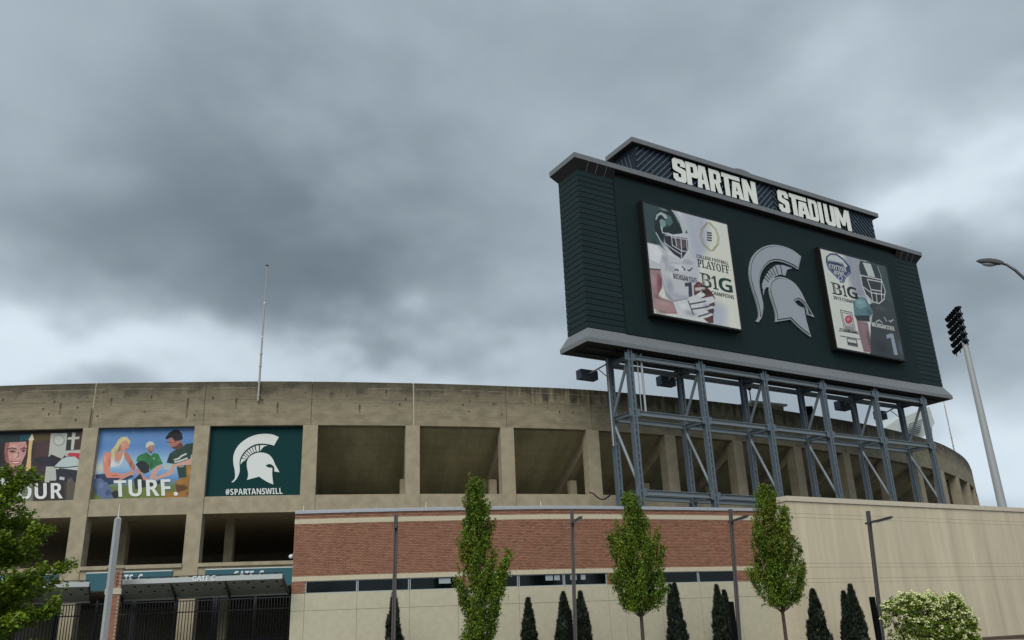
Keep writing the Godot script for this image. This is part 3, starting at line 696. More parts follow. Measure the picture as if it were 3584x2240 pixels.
func materials() -> void:
	var fine := grain(3, 0.06, 4, 0.78, 1.0)
	var blotch := grain(8, 0.02, 6, 0.84, 1.0)
	var soft := grain(21, 0.02, 4, 0.93, 1.0)
	var streak := grain(31, 0.05, 4, 0.7, 1.0, 512, 0.125)
	M.fine = fine
	mat("concrete", c8(180, 170, 146), 0.9, blotch, 0.13)
	mat("mortar", c8(204, 182, 164), 0.95, fine, 0.8)
	mat("stone", c8(204, 196, 172), 0.85, soft, 0.4)
	mat("base_panel", c8(196, 192, 170), 0.88, soft, 0.25)
	mat("coping_metal", c8(176, 182, 192), 0.45, soft, 0.5, 0.15)
	mat("coping_tan", c8(212, 203, 184), 0.8, soft, 0.3)
	mat("window_frame", c8(168, 182, 188), 0.4, soft, 1.0, 0.1)
	mat("room", c8(34, 36, 36), 0.95)
	mat("board_face", c8(26, 43, 45), 0.6, soft, 0.12).metallic_specular = 0.3
	mat("siding", c8(27, 45, 47), 0.55, soft, 0.3).metallic_specular = 0.35
	mat("siding_b", c8(29, 48, 50), 0.55, soft, 0.35).metallic_specular = 0.35
	mat("board_dark", c8(10, 14, 16), 0.7)
	mat("soffit", c8(44, 42, 44), 0.8, soft, 0.6)
	mat("trim", c8(122, 127, 131), 0.5, soft, 0.2, 0.05)
	mat("title_face", c8(18, 26, 42), 0.6)
	mat("relief", c8(78, 98, 114), 0.55)
	mat("letter_face", c8(240, 244, 238), 0.5)
	mat("emblem", c8(166, 174, 182), 0.45, null, 1.0, 0.2)
	mat("emblem_groove", c8(40, 48, 54), 0.7)
	mat("bezel", c8(10, 11, 13), 0.5)
	mat("steel", c8(116, 130, 142), 0.45, fine, 0.7, 0.2)
	mat("steel_light", c8(146, 158, 166), 0.5, fine, 0.6, 0.1)
	mat("galvanised", c8(176, 180, 182), 0.42, soft, 1.2, 0.15)
	mat("dark_metal", c8(40, 44, 50), 0.5, soft, 1.0, 0.2)
	mat("black_metal", c8(9, 10, 13), 0.8).metallic_specular = 0.2
	mat("lamp_post", c8(92, 88, 90), 0.5, soft, 1.0, 0.3)
	mat("speaker_box", c8(74, 84, 96), 0.6, soft, 1.0)
	mat("white_paint", c8(226, 228, 226), 0.5)
	mat("pole_paint", c8(190, 190, 180), 0.6, fine, 1.4)
	mat("sign_teal", c8(44, 98, 112), 0.45, soft, 0.5)
	mat("sign_white", c8(222, 230, 232), 0.5)
	mat("green_banner", c8(8, 60, 62), 0.7, soft, 0.4).metallic_specular = 0.3
	mat("banner_white", c8(226, 232, 232), 0.65)
	mat("ink", c8(38, 42, 46), 0.7)
	mat("ink_green", c8(26, 62, 58), 0.7)
	mat("ink_white", c8(216, 222, 218), 0.7)
	mat("deck_white", c8(196, 206, 206), 0.6, soft, 0.1)
	mat("canopy_roof", c8(92, 104, 104), 0.45, soft, 0.3, 0.2)
	mat("canopy_soffit", c8(142, 154, 150), 0.6, soft, 0.3)
	mat("fascia", c8(184, 190, 192), 0.45, null, 1.0, 0.1)
	mat("asphalt", c8(84, 84, 86), 0.95, fine, 0.6)
	mat("paving", c8(150, 146, 138), 0.95, blotch, 0.2)
	mat("mulch", c8(74, 56, 44), 1.0, fine, 2.0)
	mat("bark", c8(92, 80, 68), 0.95, streak, 2.0)
	var g := mat("glass", Color(0.015, 0.04, 0.045, 0.8), 0.12)
	g.transparency = BaseMaterial3D.TRANSPARENCY_ALPHA
	# brick tones
	var tones := [[0.34, 0.162, 0.102], [0.361, 0.175, 0.111], [0.32, 0.152, 0.097], [0.372, 0.19, 0.122], [0.279, 0.131, 0.083], [0.343, 0.165, 0.107]]
	for i in tones.size(): mat("brick_%d" % i, lin(tones[i][0], tones[i][1], tones[i][2]), 0.9)
	M.tones = tones
	var bm := mat("brick_field", Color.WHITE, 0.9)
	bm.vertex_color_use_as_albedo = true

# ------------------------------------------------------------------ ground
func build_ground() -> void:
	var st := S()
	quad(st, Vector3(-1500, 0, 1500), Vector3(1500, 0, 1500), Vector3(1500, 0, -1500), Vector3(-1500, 0, -1500), Vector3.UP)
	var g := part("ground", st, M.asphalt)
	structure(g)
	var b := S()
	box2(b, Vector3(-40, -0.05, -44), Vector3(60, 0.12, -22))
	structure(part("pavement", b, M.paving))
	var bed := S()
	var c := plan([-8.9, -35.6, -2.5, -36.2, 2.6, -37.2, 8.2, -39.3, 13.2, -39.8, 22, -44.2, 34, -51])
	sweep(bed, c, 0.3, 46.0, [-0.6, 0.06, 1.2, 0.06, 1.0, 0.2, -0.4, 0.2])
	structure(part("planting_bed", bed, M.mulch))

# ------------------------------------------------------------------ the stadium
const PIL := [10.5, 16.1, 21.66, 27.37, 33.0, 38.49, 43.85, 49.07, 54.48, 59.85, 65.44, 70.82, 76.1, 81.3, 86.0, 90.6, 95.5, 100.6, 105.8]
var stad := {}

func stain_image() -> Image:       # the weathered parapet: 140 m along, 2.5 m down from its top edge
	var w := 2048
	var h := 192
	var n1 := FastNoiseLite.new()
	n1.seed = 2
	n1.frequency = 1.0
	n1.fractal_octaves = 4
	var n2 := FastNoiseLite.new()
	n2.seed = 9
	n2.frequency = 1.0
	n2.fractal_octaves = 2
	var d := PackedByteArray()
	d.resize(w * h * 3)
	for x in w:
		var s := 140.0 * x / w
		var heavy := smoothstep(43.0, 46.0, s) * (1.0 - 0.4 * smoothstep(66.0, 74.0, s))
		var reach := 0.5 + 0.35 * n1.get_noise_2d(s * 0.35, 3.0) + heavy * 0.15
		var drip := n1.get_noise_2d(s * 2.2, 40.0)
		reach += drip * (0.22 + 0.5 * heavy)
		var pale := heavy * smoothstep(0.12, 0.3, n1.get_noise_2d(s * 4.5, 77.0))
		for y in h:
			var m := 2.5 * y / h
			var speck := n1.get_noise_2d(s * 9.0, m * 9.0)
			var patch := n1.get_noise_2d(s * 0.9, m * 1.6 + 20.0)
			var board := n2.get_noise_2d(s * 0.35, m * 14.0)
			var v := 1.0 + 0.15 * patch + 0.08 * speck + 0.07 * board
			var dark := smoothstep(0.3, -0.3, m - reach - 0.16 * speck - 0.3 * patch)
			dark *= 0.25 + 0.14 * speck + 0.2 * patch + 0.1 * heavy
			dark += 0.12 * smoothstep(0.10, 0.02, m - 0.1 * speck)
			var wash := smoothstep(0.12, -0.12, m - 1.2 - 0.6 * patch - 0.15 * speck) * 0.13
			var r := 143.0 * v
			var g := 136.0 * v
			var b := 116.0 * v
			var k := clampf(1.0 - dark - wash, 0.2, 1.0)
			r *= k; g *= k * 0.995; b *= k * 0.98
			if pale > 0.0 and m < reach + 0.5:
				var q := pale * (0.5 + speck) * 0.6
				r = lerpf(r, 176, q); g = lerpf(g, 160, q); b = lerpf(b, 118, q)
			if absf(m - 1.02 - 0.02 * patch) < 0.012 and n2.get_noise_2d(s * 0.8, 5.0) > -0.1:
				r *= 0.72; g *= 0.72; b *= 0.72
			if absf(m - 0.36) < 0.014 and (s < 30.0 or s > 36.0) and s < 50.0 and n2.get_noise_2d(s * 0.5, 50.0) > -0.25:
				r = lerpf(r, 190, 0.55); g = lerpf(g, 182, 0.55); b = lerpf(b, 160, 0.55)
			var i := (y * w + x) * 3
			d[i] = clampi(int(r), 0, 255)
			d[i + 1] = clampi(int(g), 0, 255)
			d[i + 2] = clampi(int(b), 0, 255)
	var im := Image.create_from_data(w, h, false, Image.FORMAT_RGB8, d)
	var px := w / 140.0
	var py := h / 2.5
	var r2 := RandomNumberGenerator.new()
	r2.seed = 77
	# rain holes and rust runs below form ties
	for k in 60:
		var s := r2.randf_range(14, 75)
		var y0 := r2.randf_range(0.5, 2.0)
		var l := r2.randf_range(0.05, 0.16)
		im.fill_rect(Rect2i(int(s * px), int(y0 * py), 1, maxi(2, int(l * py))), c8(52, 46, 38))
	for q in [[19.9, 1.05, 0.55], [22.5, 0.85, 0.35], [26.5, 0.9, 0.95], [29.0, 0.95, 0.5], [31.2, 1.2, 0.5], [30.4, 1.0, 0.25], [35.6, 1.3, 0.4], [37.0, 0.45, 0.3], [24.6, 0.75, 0.2], [19.4, 1.6, 0.15], [41.7, 0.9, 0.15]]:
		im.fill_rect(Rect2i(int(q[0] * px), int(q[1] * py), 1, int(q[2] * py)), c8(62, 52, 40))
		im.fill_rect(Rect2i(int(q[0] * px), int((q[1] + q[2] * 0.6) * py), 1, int(q[2] * 0.6 * py)), c8(112, 92, 68))
	im.fill_rect(Rect2i(int(38.49 * px), 0, 1, h), c8(206, 198, 172))
	im.fill_rect(Rect2i(int(21.66 * px), 0, 1, int(h * 0.6)), c8(186, 178, 152))
	im.fill_rect(Rect2i(int(21.60 * px), int(h * 0.55), 1, int(h * 0.45)), c8(70, 62, 50))
	return im

func underside_material() -> StandardMaterial3D:      # water-stained board-marked concrete
	var a := FastNoiseLite.new()
	a.seed = 61
	a.frequency = 1.0
	a.fractal_octaves = 4
	var w := 1024
	var h := 128
	var im := Image.create(w, h, false, Image.FORMAT_RGB8)
	for x in w:
		var s := 118.0 * x / w
		for y in h:
			var m := 9.0 * y / h
			var stain := smoothstep(-0.25, 0.35, a.get_noise_2d(s * 0.5, m * 0.35) + 0.3 * a.get_noise_2d(s * 3.0, m * 0.5 + 9.0))
			var board := 0.06 * a.get_noise_2d(s * 0.1, m * 6.0) + 0.08 * a.get_noise_2d(s * 5.0, m * 5.0)
			var k := 0.94 + 0.10 * stain + board
			im.set_pixel(x, y, Color(0.66 * k, 0.64 * k, 0.53 * k))
	var m := painted(im, 0.95)
	m.texture_repeat = true
	m.uv1_scale = Vector3(1.0 / 118.0, 1.0 / 9.0, 1)
	return m

func build_stadium() -> void:
	stad = plan([-44, -43.6, -36, -43.3, -27.44, -43.29, -22.42, -43.5, -16.85, -44.0, -11.93, -44.62, -5.64, -45.88, -0.62, -47.2, 5.16, -49.1, 14.72, -54.0, 23.05, -59.6, 28.55, -63.9, 34.26, -69.3, 36.89, -72.3, 39.76, -76.1, 41.9, -79.3, 44.2, -83.2, 47.9, -90, 51.6, -98, 54.5, -107, 56, -117])
	var o := thing("concrete_stadium", "curved weathered concrete stadium with open bays between pilasters behind the brick building", "stadium")
	var pm := painted(stain_image(), 0.92)
	pm.texture_repeat = true
	pm.uv1_scale = Vector3(1.0 / 140.0, -1.0 / 2.5, 1)
	pm.uv1_offset = Vector3(0, 14.63 / 2.5, 0)
	for i in PIL.size() - 1:       # one wall panel of the parapet from joint to joint
		var s0: float = PIL[i] + 0.012
		var s1: float = PIL[i + 1] - 0.012
		swept("parapet_panel", stad, s0, s1, [0, 12.18, 0.5, 12.18, 0.5, 14.56, 0.3, 14.63, 0.04, 14.63, 0, 14.6], pm, o, 1.35)
	for i in PIL.size():
		var s: float = PIL[i]
		var half := 0.39
		swept("pilaster", stad, s - half, s + half, [-0.03, 0, 0.66, 0, 0.66, 12.176, -0.03, 12.176], M.concrete, o, 0.8)
		# the raker beam that carries the seating, and a short column under it
		var f := along(stad, s)
		var rb := S()
		bar(rb, at(stad, s, 0.7, 11.7), at(stad, s, 6.6, 8.55), 0.42, 0.8)
		part("raker_beam", rb, M.concrete, o)
		var ic := S()
		box(ic, at(stad, s - 0.25, 2.7, 8.9), Vector3(0.42, 1.5, 0.42), Basis(f[1], Vector3.UP, -f[2]))
		part("stub_column", ic, M.concrete, o)
		if i < 7:
			var lc := S()
			box(lc, at(stad, s + 1.1, 3.4, 3.85), Vector3(0.45, 7.7, 0.5), Basis(f[1], Vector3.UP, -f[2]))
			part("inner_column", lc, M.concrete, o)
	for i in PIL.size() - 1:
		var s0: float = PIL[i] + 0.392
		var s1: float = PIL[i + 1] - 0.392
		swept("sill_beam", stad, s0, s1, rect(0.02, 7.58, 0.5, 8.45), M.concrete, o)
		if i < 8:
			swept("spandrel", stad, s0, s1, [0.02, 3.9, 0.4, 3.9, 0.4, 5.13, -0.1, 5.13, -0.1, 4.95, 0.02, 4.95], M.concrete, o)
	var c2 := S()
	sweep(c2, stad, 2.0, 118.0, [0.5, 12.35, 0.5, 12.15, 7.6, 8.21, 7.6, 8.41])
	part("seating_underside", c2, underside_material(), o)
	swept("gallery_floor", stad, 2.0, 60.0, rect(0.42, 3.92, 25.4, 4.12), M.concrete, o)
	swept("concourse_floor", stad, 2.0, 118.0, rect(0.52, 7.7, 26.0, 8.2), M.concrete, o)
	swept("back_wall", stad, 2.0, 118.0, rect(25.5, 0.0, 26.0, 7.69), M.concrete, o)
	# banners hung in three bays
	banner_in_bay(16.52, 21.25, "print banner of a smiling graduate in a dark cap, lettered YOUR", print_graduate(), "YOUR", [0.215, 0.05, 0.635, 0.215])
	banner_in_bay(22.06, 26.97, "print banner of three students kneeling on a lawn, lettered TURF", print_students_on_lawn(), "TURF.", [0.215, 0.045, 0.65, 0.235])
	var gb := thing("banner", "dark green banner with white crested helmet emblem and hashtag line", "banner")
	var t := bay_plane(27.77, 32.62)
	var w := at(stad, 27.77, 0.26, 0).distance_to(at(stad, 32.62, 0.26, 0))
	var hgt := 3.76
	var st := S()
	box2(st, Vector3(0, 0, -0.02), Vector3(w, hgt * 0.478, 0.0))
	var lower := part("cloth", st, M.green_banner, gb)
	lower.transform = t
	st = S()
	box2(st, Vector3(0, hgt * 0.478 + 0.012, -0.02), Vector3(w, hgt, 0.0))
	part("cloth", st, M.green_banner, gb).transform = t
	st = S()
	box2(st, Vector3(0, hgt * 0.478, -0.03), Vector3(w, hgt * 0.478 + 0.012, -0.012))
	part("seam", st, M.sign_teal, gb).transform = t
	var e := t * Transform3D(Basis.IDENTITY, Vector3(0.258 * w, (1.0 - 0.825) * hgt, 0.002))
	emblem(gb, e, 0.505 * w, 0.7238 * hgt, 0.012, M.banner_white)
	lettering(gb, "#SPARTANSWILL", M.banner_white, t * Transform3D(Basis.IDENTITY, Vector3(0.205 * w, 0.04 * hgt, 0.002)), 0.60 * w, 0.085 * hgt, 0.012, true, false, "lettering", -0.14)

func bay_plane(s0: float, s1: float) -> Transform3D:
	var a := at(stad, s0, 0.26, 8.40)
	var b := at(stad, s1, 0.26, 8.40)
	var x := (b - a).normalized()
	return Transform3D(Basis(x, Vector3.UP, x.cross(Vector3.UP)), a)

func banner_in_bay(s0: float, s1: float, label: String, im: Image, word: String, r: Array) -> void:
	var o := thing("banner", label, "banner")
	var t := bay_plane(s0, s1)
	var w := at(stad, s0, 0.26, 0).distance_to(at(stad, s1, 0.26, 0))
	var h := 3.76
	var st := S()
	var zz := func(u: float, v: float) -> float: return -0.012 + 0.010 * sin(u * 17.0 + v * 5.0) * sin(v * PI) + 0.006 * sin(u * 41.0 - v * 9.0)
	for i in 24:
		for j in 14:
			var u0 := i / 24.0
			var u1 := (i + 1) / 24.0
			var v0 := j / 14.0
			var v1 := (j + 1) / 14.0
			var c := [Vector3(u0 * w, (1.0 - v0) * h, zz.call(u0, v0)), Vector3(u1 * w, (1.0 - v0) * h, zz.call(u1, v0)), Vector3(u1 * w, (1.0 - v1) * h, zz.call(u1, v1)), Vector3(u0 * w, (1.0 - v1) * h, zz.call(u0, v1))]
			var nn: Vector3 = (c[2] - c[0]).cross(c[1] - c[0]).normalized()
			quad(st, c[0], c[1], c[2], c[3], nn if nn.z > 0.0 else -nn, Vector2(u0, v0), Vector2(u1, v0), Vector2(u1, v1), Vector2(u0, v1))
	part("print", st, painted(im, 0.65), o).transform = t
	st = S()
	box2(st, Vector3(0, 0, -0.05), Vector3(w, h, -0.035))
	part("backing_cloth", st, M.banner_white, o).transform = t
	lettering(o, word, M.banner_white, t * Transform3D(Basis.IDENTITY, Vector3(r[0] * w, r[1] * h, 0.002)), r[2] * w, r[3] * h, 0.012, true, false, "lettering", -0.16)

func unit_poly(list: Array, w: float, h: float) -> PackedVector2Array:
	var p := flat(list)
	for i in p.size(): p[i] *= Vector2(w, h)
	return p

func emblem(parent: Node, t: Transform3D, w: float, h: float, d: float, m: Material) -> void:
	var st := S()
	extrude(st, unit_poly(PLUME, w, h), 0.0, d)
	part("plume", st, m, parent).transform = t
	st = S()
	extrude(st, unit_poly(HELMET, w, h), 0.0, d)
	part("helmet", st, m, parent).transform = t
	for f in FINS:
		st = S()
		extrude(st, unit_poly(f, w, h), 0.0, d)
		part("plume_rib", st, m, parent).transform = t

# ------------------------------------------------------------------ bricks
func brick_places(c: Dictionary, s0: float, s1: float, y0: float, y1: float, list: Array) -> void:
	var rows := maxi(1, roundi((y1 - y0) / 0.0677))
	var pitch := (y1 - y0) / rows
	for r in rows:
		var y := y0 + (r + 0.5) * pitch
		var s := s0 - (0.1015 if r % 2 else 0.0)
		while s < s1 - 0.02:
			var a := maxf(s, s0) + 0.004
			var b := minf(s + 0.203, s1) - 0.004
			if b - a > 0.05:
				var f := along(c, (a + b) * 0.5)
				var p: Vector3 = f[0] + f[2] * (0.012 + rng.randf_range(-0.003, 0.003)) + Vector3.UP * y
				list.append(Transform3D(Basis(f[1], Vector3.UP, -f[2]) * Basis.from_scale(Vector3((b - a) / 0.197, 1, 1)), p))
			s += 0.203

func lay_bricks(parent: Node3D, list: Array, singles: int) -> void:
	var st := S()
	box(st, Vector3.ZERO, Vector3(0.188, 0.049, 0.03))
	var mesh := st.commit()
	var eye := Vector3(0, EYE, 0)
	list.sort_custom(func(a: Transform3D, b: Transform3D) -> bool: return a.origin.distance_squared_to(eye) < b.origin.distance_squared_to(eye))
	for i in mini(singles, list.size()):
		var o := part_mesh("brick", mesh, M["brick_%d" % rng.randi_range(0, 5)], parent)
		o.transform = list[i]
	if list.size() <= singles: return
	var mm := MultiMesh.new()
	mm.transform_format = MultiMesh.TRANSFORM_3D
	mm.use_colors = true
	mm.mesh = mesh
	mm.instance_count = list.size() - singles
	for i in mm.instance_count:
		mm.set_instance_transform(i, list[i + singles])
		var t: Array = M.tones[rng.randi_range(0, 5)]
		var k := rng.randf_range(0.92, 1.08)
		mm.set_instance_color(i, Color(t[0] * k, t[1] * k, t[2] * k))
	var mi := MultiMeshInstance3D.new()
	mi.name = "brickwork"
	mi.multimesh = mm
	mi.material_override = M.brick_field
	parent.add_child(mi, true)
	mi.set_meta("kind", "stuff")

func build_brick_building() -> void:
	var c := plan([-9.72, -37.25, -6.5, -37.52, -2.63, -38.1, 2.38, -39.18, 8.5, -41.5, 12.75, -43.2])
	var L: float = c.length
	var o := thing("brick_building", "low curved red brick building with stone bands and strip windows in front of the stadium", "building")
	swept("wall", c, 0, L, rect(0.03, 3.88, 0.3, 6.5), M.mortar, o)
	var list := []
	brick_places(c, 0, L, 6.27, 6.5, list)
	brick_places(c, 0, L, 3.885, 6.06, list)
	var piers := [[0.0, 0.55], [7.03, 7.69], [13.81, 14.61], [20.70, L]]
	for p in piers:
		swept("wall_pier", c, p[0], p[1], rect(0.03, 3.19, 0.3, 3.7), M.mortar, o)
		brick_places(c, p[0], p[1], 3.2, 3.69, list)
	lay_bricks(o, list, 300)
	swept("stone_band", c, 0, L, rect(-0.02, 6.06, 0.029, 6.27), M.stone, o)
	swept("stone_band", c, 0, L, rect(-0.02, 3.69, 0.29, 3.885), M.stone, o)
	swept("coping", c, -0.0, L, [-0.06, 6.5, 0.36, 6.5, 0.36, 6.62, 0.33, 6.64, -0.04, 6.64, -0.06, 6.62], M.coping_metal, o)
	swept("roof", c, 0.02, L, rect(0.3, 5.9, 3.3, 6.1), M.concrete, o)
	swept("back_wall", c, 0.02, L, rect(3.3, 0, 3.5, 6.1), M.concrete, o)
	swept("room_floor", c, 0.02, L, rect(0.3, 2.6, 3.29, 2.8), M.room, o)
	var lw := S()
	sweep(lw, c, 0.0, 0.25, rect(0.31, 0, 3.3, 5.89), 1)
	part("side_wall", lw, M.mortar, o)
	# the wall below the windows: panels with open joints
	var cuts := [0.0, 0.56, 2.74, 4.935, 7.01, 7.7, 9.665, 11.735, 13.8, 14.62, 16.49, 18.57, 20.69, L]
	for i in cuts.size() - 1:
		for y in [[0.0, 2.494], [2.506, 3.188]]:
			swept("base_panel", c, cuts[i] + 0.006, cuts[i + 1] - 0.006, rect(-0.01, y[0], 0.04, y[1]), M.base_panel, o)
	swept("base_backing", c, 0, L, rect(0.041, 0, 0.3, 3.185), M.stone, o)
	for w in [[0.57, 2.73], [2.75, 4.92], [4.95, 7.01], [7.71, 9.65], [9.68, 11.72], [11.75, 13.79], [14.63, 16.48], [16.5, 18.56], [18.59, 20.68]]:
		var fr := S()
		for y in [[3.19, 3.215], [3.655, 3.688]]: sweep(fr, c, w[0], w[1], rect(0.03, y[0], 0.12, y[1]))
		for s in [[w[0], w[0] + 0.04], [w[1] - 0.04, w[1]]]: sweep(fr, c, s[0], s[1], rect(0.03, 3.215, 0.12, 3.655))
		var win := part("window", fr, M.window_frame, o)
		swept("pane", c, w[0] + 0.041, w[1] - 0.041, rect(0.07, 3.216, 0.08, 3.654), M.glass, win)
	# pale strips added before the glass, standing in for light reflections in the panes
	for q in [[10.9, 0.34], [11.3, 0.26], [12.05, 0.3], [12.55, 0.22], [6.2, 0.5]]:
		swept("painted_reflection", c, q[0], q[0] + q[1], rect(0.062, 3.42, 0.066, 3.63), M.window_frame, o)
	for q in [[0.33, 0.22], [5.65, 0.26], [10.85, 0.24]]:
		var rd := S()
		tube(rd, [at(c, q[0], 0.1, 6.63), at(c, q[0], 0.1, 6.64 + q[1])], [0.018, 0.012], 6)
		part("lightning_rod", rd, M.white_paint, o)
	# dome camera on the corner
	var dc := thing("dome_camera", "small white dome camera on the left corner of the brick building", "camera", at(c, 0.0, 0.1, 4.72))
	var ds := SphereMesh.new()
	ds.radius = 0.09
	ds.height = 0.18
	part_mesh("dome", ds, M.white_paint, dc).position = Vector3(-0.1, 0, 0.06)
	var ba := S()
	bar(ba, Vector3(-0.1, 0.07, 0.06), Vector3(0.05, 0.12, 0.0), 0.05, 0.05)
	part("bracket", ba, M.galvanised, dc)

func build_tan_wall() -> void:
	var im := Image.create(1024, 128, false, Image.FORMAT_RGB8)
	var n := FastNoiseLite.new()
	n.seed = 14
	n.frequency = 1.0
	n.fractal_octaves = 4
	for x in 1024:
		var s := x / 1024.0 * 26.0
		var band := n.get_noise_2d(s * 0.5, 0.0) * 0.06 + n.get_noise_2d(s * 1.5, 9.0) * 0.03
		for y in 128:
			var wob := n.get_noise_2d(s * 1.4, y / 128.0 * 1.2 + 30.0) * 0.05 + n.get_noise_2d(s * 5.0, y * 0.25) * 0.012
			var v := 0.95 + band + wob
			im.set_pixel(x, y, Color(0.84 * v, 0.80 * v, 0.70 * v))
	var m := painted(im, 0.9)
	m.texture_repeat = true
	m.uv1_scale = Vector3(1.0 / 26.0, -1.0 / 7.2, 1)
	var a := Vector2(13.1, -42.1)
	var d := Vector2(cos(deg_to_rad(29.6)), -sin(deg_to_rad(29.6)))
	var b := a + d * 26.0
	var c := plan([a.x, a.y, b.x, b.y])
	var o := thing("tan_wall", "long smooth tan stucco wall with fine horizontal grooves, standing proud of the brick", "wall")
	for y in [[0.0, 3.024], [3.036, 3.204], [3.216, 3.724], [3.736, 3.914], [3.926, 6.074], [6.086, 6.274], [6.286, 6.85]]:
		swept("wall_band", c, 0, 26.0, rect(0, y[0], 0.3, y[1]), m, o, 2.0)
	swept("wall_core", c, 0.02, 26.0, rect(0.02, 0, 1.6, 6.849), M.coping_tan, o, 6.0)
	swept("coping", c, -0.06, 26.0, rect(-0.07, 6.86, 1.66, 7.1), M.coping_tan, o, 6.0)

# ------------------------------------------------------------------ scoreboard
const SB := Vector3(4.082, 16.64, -43.297)
const SB_TURN := 0.54333
const SW := 31.365

const GLYPH := {
	"S": [0, 1.52, 0.17, 1.7, 0.91, 1.7, 1.08, 1.52, 1.08, 1.16, 0.67, 1.16, 0.67, 1.36, 0.42, 1.36, 0.42, 1.12, 1.0, 0.98, 1.08, 0.88, 1.08, 0.18, 0.91, 0, 0.17, 0, 0, 0.18, 0, 0.56, 0.41, 0.56, 0.41, 0.34, 0.66, 0.34, 0.66, 0.62, 0.08, 0.78, 0, 0.88],
	"P": [0, 0, 0, 1.7, 0.4, 1.7, 0.4, 1.4, 0.4, 0.94, 0.68, 0.94, 0.68, 1.4, 0.404, 1.4, 0.404, 1.7, 0.9, 1.7, 1.06, 1.52, 1.06, 0.8, 0.92, 0.62, 0.42, 0.62, 0.42, 0],
	"A": [0, 0, 0.24, 1.7, 0.534, 1.7, 0.534, 1.32, 0.44, 0.66, 0.64, 0.66, 0.538, 1.32, 0.538, 1.7, 0.83, 1.7, 1.07, 0, 0.69, 0, 0.66, 0.36, 0.42, 0.36, 0.39, 0],
	"R": [0, 0, 0, 1.7, 0.4, 1.7, 0.4, 1.4, 0.4, 0.96, 0.68, 0.96, 0.68, 1.4, 0.404, 1.4, 0.404, 1.7, 0.9, 1.7, 1.06, 1.52, 1.06, 0.9, 0.9, 0.76, 1.1, 0, 0.7, 0, 0.5, 0.64, 0.42, 0.64, 0.42, 0],
	"T": [0, 1.7, 1.7, 1.7, 1.7, 1.38, 0.62, 1.38, 0.62, 0, 0.2, 0, 0.2, 1.38, 0, 1.38],
	"a": [0, 0, 0.2, 1.26, 0.52, 1.26, 0.52, 0.98, 0.44, 0.56, 0.62, 0.56, 0.524, 0.98, 0.524, 1.26, 0.84, 1.26, 1.07, 0, 0.68, 0, 0.66, 0.3, 0.42, 0.3, 0.4, 0],
	"N": [0, 0, 0, 1.7, 0.4, 1.7, 0.72, 0.86, 0.72, 1.7, 1.1, 1.7, 1.1, 0, 0.72, 0, 0.38, 0.9, 0.38, 0],
	"D": [0, 0, 0, 1.7, 0.38, 1.7, 0.38, 1.4, 0.38, 0.3, 0.7, 0.3, 0.7, 1.4, 0.384, 1.4, 0.384, 1.7, 0.88, 1.7, 1.08, 1.48, 1.08, 0.22, 0.88, 0],
	"I": [0, 0, 0, 1.7, 0.42, 1.7, 0.42, 0],
	"U": [0, 0.2, 0, 1.7, 0.38, 1.7, 0.38, 0.32, 0.7, 0.32, 0.7, 1.7, 1.08, 1.7, 1.08, 0.2, 0.9, 0, 0.18, 0],
	"M": [0, 0, 0, 1.7, 0.42, 1.7, 0.74, 0.86, 1.06, 1.7, 1.48, 1.7, 1.48, 0, 1.1, 0, 1.1, 0.86, 0.86, 0.3, 0.62, 0.3, 0.38, 0.86, 0.38, 0],
}

